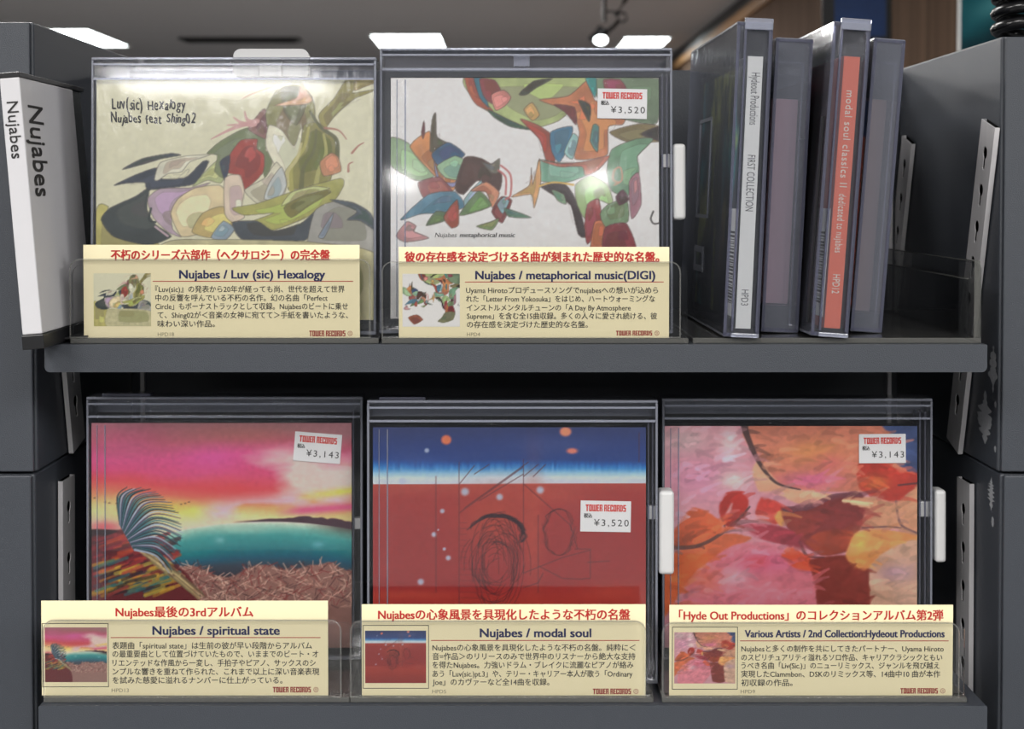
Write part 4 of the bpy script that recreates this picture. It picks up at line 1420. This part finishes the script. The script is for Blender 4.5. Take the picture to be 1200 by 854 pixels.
card('cream card under the lake cover, with lake thumbnail', (30, 695, 3.077), 56, 1090, 27, 366, YLo + .0028, FL,
     ('Nujabes最後の3rdアルバム', 325, 820, 82, .006), ('Nujabes / spiritual state', 458, 915, 148), (306, 1063, 158.5),
     [('表題曲「spiritual state」は生前の彼が早い段階からアルバム', 312, 1032, 188), ('の最重要曲として位置づけていたもので、いままでのビート・オ', 312, 1055, 218),
      ('リエンテッドな作風から一変し、手拍子やピアノ、サックスのシ', 312, 1045, 250), ('ンプルな響きを重ねて作られた、これまで以上に深い音楽表現', 312, 1058, 281), ('を試みた慈愛に溢れるナンバーに仕上がっている。', 312, 925, 312)],
     ('HPD13', 308, 370, 354), (890, 1028, 335, 355), (68, 292, 122, 318), (58, 298, 107, 336), 'lake')
card('cream card under the blue and red cover, with band thumbnail', (405, 695, 3.077), 58, 1082, 40, 370, YLo + .0028, FL,
     ('Nujabesの心象風景を具現化したような不朽の名盤', 118, 1025, 92, .008), ('Nujabes / modal soul', 485, 885, 158), (308, 1060, 170.5),
     [('Nujabesの心象風景を具現化したような不朽の名盤。純粋に＜', 313, 1045, 197), ('音=作品＞のリリースのみで世界中のリスナーから絶大な支持', 313, 1045, 229),
      ('を得たNujabes。力強いドラム・ブレイクに流麗なピアノが絡み', 313, 1038, 260), ('あう「Luv(sic.)pt.3」や、テリー・キャリアー本人が歌う「Ordinary', 313, 1035, 292), ('Joe」のカヴァーなど全14曲を収録。', 313, 735, 322)],
     ('HPD5', 312, 362, 362), (892, 1030, 345, 365), (70, 290, 135, 325), (62, 300, 115, 345), 'bands')
card('cream card under the pink brush-stroke cover, with painting thumbnail', (765, 695, 3.077), 60, 1083, 42, 374, YLo + .0028, FL,
     ('「Hyde Out Productions」のコレクションアルバム第2弾', 95, 1047, 95, .006), ('Various Artists / 2nd Collection:Hydeout Productions', 333, 1052, 160), (315, 1068, 173.5),
     [('Nujabesと多くの制作を共にしてきたパートナー、Uyama Hiroto', 320, 1050, 203), ('のスピリチュアリティ溢れるソロ作品、キャリアクラシックともい', 320, 1045, 235),
      ('うべき名曲「Liv(Sic.)」のニューリミックス、ジャンルを飛び越え', 320, 1035, 265), ('実現したClammbon、DSKのリミックス等、14曲中10 曲が本作', 320, 1038, 296), ('初収録の作品。', 320, 505, 328)],
     ('HPD9', 318, 370, 366), (895, 1030, 347, 367), (78, 298, 142, 330), (70, 307, 122, 352), 'brush', tem=38)


# ------------------------------------------------------------------ spine-out cases
def spine_case(label, px_bl, px_br, pyt, yf, lean, dp=.146, yaw=1.2, cap=None):
    """A security case standing spine out; px at its bottom left and right front edge, pyt its top."""
    a = R(lean)
    x0, x1 = P(px_bl, 396, yf).x, P(px_br, 396, yf).x
    wdt = (x1 - x0)
    z0 = FU
    h = (P((px_bl + px_br) / 2 + 15, pyt, yf).z - z0) / math.cos(a)
    t = thing('security_case', label, 'security case', (x1, yf, z0 + .0001), (0, a, R(yaw)), group='clear security cases standing spine out')
    e = .0011
    bxs('front_panel', [(-wdt + e, -e, 0, .0011, .0015, h - .0015)], M['haze_thin'] if cap else M['haze'], t)
    bxs('left_panel', [(-wdt, -wdt + e, 0, dp, .0015, h - .0015)], M['clear_worn'], t)
    bxs('right_panel', [(-e, 0, 0, dp, .0015, h - .0015)], M['haze'], t)
    bxs('top_rail', [(-wdt, 0, 0, dp, h - .0015, h)], M['edge'], t, .0003, 1)
    bxs('bottom_rail', [(-wdt, 0, 0, dp, 0, .0015)], M['edge'], t, .0003, 1)
    bxs('rear_rail', [(-wdt, 0, dp - .0012, dp, .0015, h - .0015)], M['edge'], t)
    bxs('front_edge', [(-wdt, -wdt + .0016, -.0003, 0, .0005, h - .0005), (-.0016, 0, -.0003, 0, .0005, h - .0005), (-wdt, 0, -.0003, 0, h - .002, h - .0005), (-wdt, 0, -.0003, 0, .0005, .0022)], M['edge_dark'], t)
    return t, wdt, h


def inner_cd(label, case, wdt, x0, x1, y0, z0, z1, dp, spine_mat, side_art=None, side_mat=None):
    mt = Matrix.Translation(case.location) @ case.rotation_euler.to_matrix().to_4x4()
    t = thing('music_album', label, 'music album', mt @ Vector((x0, y0, z0)), tuple(case.rotation_euler), group='albums standing spine out')
    w_, h = x1 - x0, z1 - z0
    bxs('ledge', [(-wdt + .0013, -.0013, .0012, .14, .0016, z0 - .0001)], M['clear'], case)
    bxs('case', [(0, w_, .0006, dp, 0, h)], side_mat or M['powder_dark'], t, .0004)
    bxs('spine', [(.0002, w_ - .0002, 0, .0005, .0003, h - .0003)], spine_mat, t)
    return t, w_, h


M['spine_white'] = plain('white_spine_paper', (244, 244, 240), .5, 0, .1, 300, .3, .04)
M['spine_orange'] = plain('orange_spine_paper', (232, 112, 84), .5, 0, .1, 300, .3, .05)
M['mauve'] = plain('mauve_inlay', (158, 122, 130), .5, 0, .05, 120, .3, .08)
M['umber'] = plain('brown_inlay', (104, 80, 74), .5, 0, .05, 80, .3, .15, (1, 1, .4))
M['cover_red'] = plain('dusky_red_cover', (164, 92, 92), .5, 0, .05, 60, .3, .12)
M['cover_dark'] = plain('dark_slate_cover', (44, 50, 58), .4, 0, .05, 60, .3, .2)


def barcode(t, x, y0, y1, z0, z1, seed):
    """White label with bars on the left side near the front."""
    rr = random.Random(seed)
    b = bxs('barcode_label', [(x - .0002, x, y0, y1, z0, z1)], M['paper'], t)
    L = Letters()
    z = z0 + (z1 - z0) * .12
    while z < z0 + (z1 - z0) * .78:
        q_ = rr.choice([.0004, .0007, .0011])
        L.rect(y0 + (y1 - y0) * .25, y0 + (y1 - y0) * .8, z, z + q_)
        z += q_ + rr.choice([.0005, .0009])
    L.build('bars', M['ink_black'], b, lambda u, v: (x - .0003, u, v))


def vtext(t, mat, items, x, y, name='lettering'):
    """Lettering that runs down a spine: items of (text, z_top, z_bottom, em, bold, spacing)."""
    L = Letters()
    for s, zt_, zb_, em, bold, sp_ in items:
        v, ff = text_geo(s, 0.0, sp_)
        a_ = v[:, 0].min()
        k = (zt_ - zb_) / (v[:, 0].max() - a_)
        for i, dx in enumerate((0,) if bold <= 0 else (-bold * em, bold * em)):
            L.add([(x + dx + q[1] * em, zt_ - (q[0] - a_) * k) for q in v], ff, i)
    L.build(name, mat, t, lambda u, v: (u, y, v))


# A: white spine
YA = .003
cA, wA, hA = spine_case('clear case with white spine album, first of the spine-out cases', 847, 889, 27, YA, 2.4, cap=True)
bxs('end_cap', [(-wA + .0035, -.0003, -.0022, -.0004, hA - .004, hA + .0018)], M['edge'], cA, .0004)
bxs('end_cap', [(-wA + .0035, -.0003, -.0022, -.0004, -.0000, .0022)], M['edge'], cA, .0004)
bxs('rail', [(-wA + .0036, -wA + .0046, -.0018, -.0004, .003, hA - .004), (-.0022, -.0012, -.0018, -.0004, .003, hA - .004)], M['edge_dark'], cA)
fr = lambda n, y0, y1, z0, z1, e: bxs(n, [(-wA - .0006, -wA, y0, y1, z1 - e, z1), (-wA - .0006, -wA, y0, y1, z0, z0 + e), (-wA - .0006, -wA, y0, y0 + e, z0 + e, z1 - e), (-wA - .0006, -wA, y1 - e, y1, z0 + e, z1 - e)], M['edge'], cA)
fr('slot_frame', .060, .098, hA * .37, hA * .72, .002)
fr('square_frame', .068, .098, hA * .18, hA * .27, .0035)
tA, wa, ha = inner_cd('white-spined album with thin grey lettering, dark side cover', cA, wA, -wA + .0062, -wA + .0142, .0016, .004, hA * .895, .138, M['spine_white'], side_mat=M['cover_dark'])
vtext(tA, M['ink_grey'], [('Hydeout Productions', ha * .938, ha * .748, .0062, 0, 1), ('FIRST COLLECTION', ha * .638, ha * .433, .0056, 0, 1), ('HPD3', ha * .145, ha * .087, .0052, 0, 1)], wa * .30, -.0002)
cv = Canvas(90, 100, (44, 50, 58))
n1 = noise2(100, 90, 24, 5, 4, .6, 1.4)
n2 = noise2(100, 90, 18, 9, 4, .6, 1.6)
cv.blend(np.clip(n1 * 3 - .5, 0, 1), (70, 160, 164))
cv.blend(np.clip(n2 * 4 - .9, 0, 1), (200, 206, 110))
cv.blend(np.clip(-n2 * 4 - 1.3, 0, 1), (24, 28, 34))
cv.blob(60, 70, 6, 14, (150, 92, 66), .7)
cv.build('cover_print', tA, lambda u, v: (-.0003, .125 - u * .115, .004 + v * (ha - .008)), None, 1.25)
barcode(tA, -.0006, .0015, .026, ha * .04, ha * .44, 3)

# B: mauve
YBk = .026
cB, wB, hB = spine_case('clear case with mauve grey inlay between the white and orange spines', 891.5, 935, 46, YBk, 2.7, .13)
tB, wb, hb = inner_cd('album with plain mauve grey spine inside its clear case', cB, wB, -wB + .0015, -.0032, .012, .014, hB * .80, .108, M['mauve'], side_mat=M['mauve'])
bxs('inner_frame', [(-.0045, -.0038, .002, .0032, .004, hB - .012), (-wB + .002, -.0038, .002, .0032, hB - .0127, hB - .012)], M['edge_dark'], cB)
bxs('diagonal_rib', [(-.0030, -.0022, .004, .12, hB * .86, hB * .87), (-.0030, -.0022, .004, .12, hB * .66, hB * .664)], M['edge'], cB)

# C: orange
YCk = .003
cC, wC, hC = spine_case('clear case with orange spine album, dark barcode side', 949.5, 993.5, 28, YCk, 3.9, cap=True)
bxs('end_cap', [(-wC + .0035, -.0003, -.0022, -.0004, hC - .004, hC + .0018)], M['edge'], cC, .0004)
bxs('end_cap', [(-wC + .0035, -.0003, -.0022, -.0004, -.0000, .0022)], M['edge'], cC, .0004)
bxs('rail', [(-wC + .0036, -wC + .0046, -.0018, -.0004, .003, hC - .004), (-.0022, -.0012, -.0018, -.0004, .003, hC - .004)], M['edge_dark'], cC)
tC, wc_, hc = inner_cd('orange-spined album with white spaced lettering', cC, wC, -wC + .0068, -wC + .0152, .0016, .004, hC * .895, .138, M['spine_orange'], side_mat=M['cover_red'])
vtext(tC, M['ink_white'], [('modal soul classics II', ha * .873, ha * .52, .0052, .012, 1.12), ('dedicated to nujabes', ha * .495, ha * .20 + ha * .08, .0052, .012, 1.12), ('HPD12', ha * .20, ha * .13, .0052, .012, 1)], wc_ * .32, -.0002)
barcode(tC, -.0006, .0015, .026, hc * .04, hc * .44, 6)
bxs('dark_bar', [(-wC - .0008, -wC, .004, .009, .006, hC * .70)], M['black_plastic'], cC, .0003)

# D: brown
YDk = .026
cD, wD, hD = spine_case('clear case with brown inlay, last of the spine-out cases by the tray wall', 996, 1033, 47, YDk, 4.3, .13)
tD, wd_, hd = inner_cd('album with brown inlay and thin orange edge in the last clear case', cD, wD, -wD + .0015, -.0034, .012, .010, hD * .80, .108, M['umber'], side_mat=M['umber'])
bxs('orange_edge', [(.0, .0012, -.0004, 0, .002, hd * .82)], M['spine_orange'], tD)
bxs('blue_edge', [(.0, .0022, -.0004, 0, hd * .82, hd * .99)], M['screen'], tD)
bxs('inner_frame', [(-.0036, -.0030, .002, .0032, .004, hD - .012), (-wD + .002, -.0030, .002, .0032, hD - .0127, hD - .012)], M['edge_dark'], cD)
bxs('diagonal_rib', [(-.0026, -.0018, .004, .12, hD * .86, hD * .88), (-.0026, -.0018, .004, .12, hD * .66, hD * .664)], M['edge'], cD)

# ------------------------------------------------------------------ name divider at the left
Yd = -.026
x0, x1 = P(27.5, 395, Yd).x, P(51, 397, Yd).x
zb_ = ZU
zt_ = P(10, 86, Yd).z
an = R(4.6)
dv = thing('name_divider', 'white name divider with black base and vertical lettering', 'divider', (x0, Yd, zb_ + .0001), (0, -an, 0))
wv = x1 - x0
hv = (zt_ - zb_) / math.cos(an)
bxs('card_body', [(0, wv, 0, .081, .0072, hv - .0025)], M['divider_white'], dv, .0006)
bxs('sleeve', [(.0012, wv - .0012, .0812, .098, .0072, hv - .0025)], M['sleeve'], dv, .0004)
bxs('base', [(-.0004, wv + .0006, -.0004, .100, 0, .0070)], M['black_plastic'], dv, .0005)
bxs('foot', [(wv + .0006, wv + .012, .03, .090, .0012, .0022)], M['black_plastic'], dv)
bxs('top_cap', [(-.0002, wv + .0002, -.0002, .100, hv - .0024, hv)], M['black_plastic'], dv, .0003)
vtext(dv, M['ink_black'], [('Nujabes', hv * .895, hv * .690, .0076, .018, 1)], wv * .28, -.0002)
L = Letters()
v, ff = text_geo('Nujabes')
a_ = v[:, 0].min()
k = (hv * .885 - hv * .55) / (v[:, 0].max() - a_)
for i, dx in enumerate((-.0005, .0005)):
    L.add([(.0085 + dx * 1.6 + q[1] * .029, hv * .885 - (q[0] - a_) * k) for q in v], ff, i)
L.build('side_lettering', M['ink_black'], dv, lambda u, v: (wv + .0002, u, v), (1, 0, 0))

# ------------------------------------------------------------------ coiled cable on the right upright
c0 = P(1188, 32, YC + .03)
cb_ = thing('coiled_cable', 'glossy black coiled cable standing on the upper right upright', 'cable', (c0.x + .004, YC + .03, ZR))
bm = bmesh.new()
rr_, pt_ = .0034, .0084
pts = [Vector((.0125 * math.cos(t), .0125 * math.sin(t), rr_ + pt_ * t / (2 * PI))) for t in np.linspace(0, 2 * PI * 6, 6 * 28)]
tube(bm, pts, rr_, 10)
obj('coil', bm, M['cable'], cb_, True)
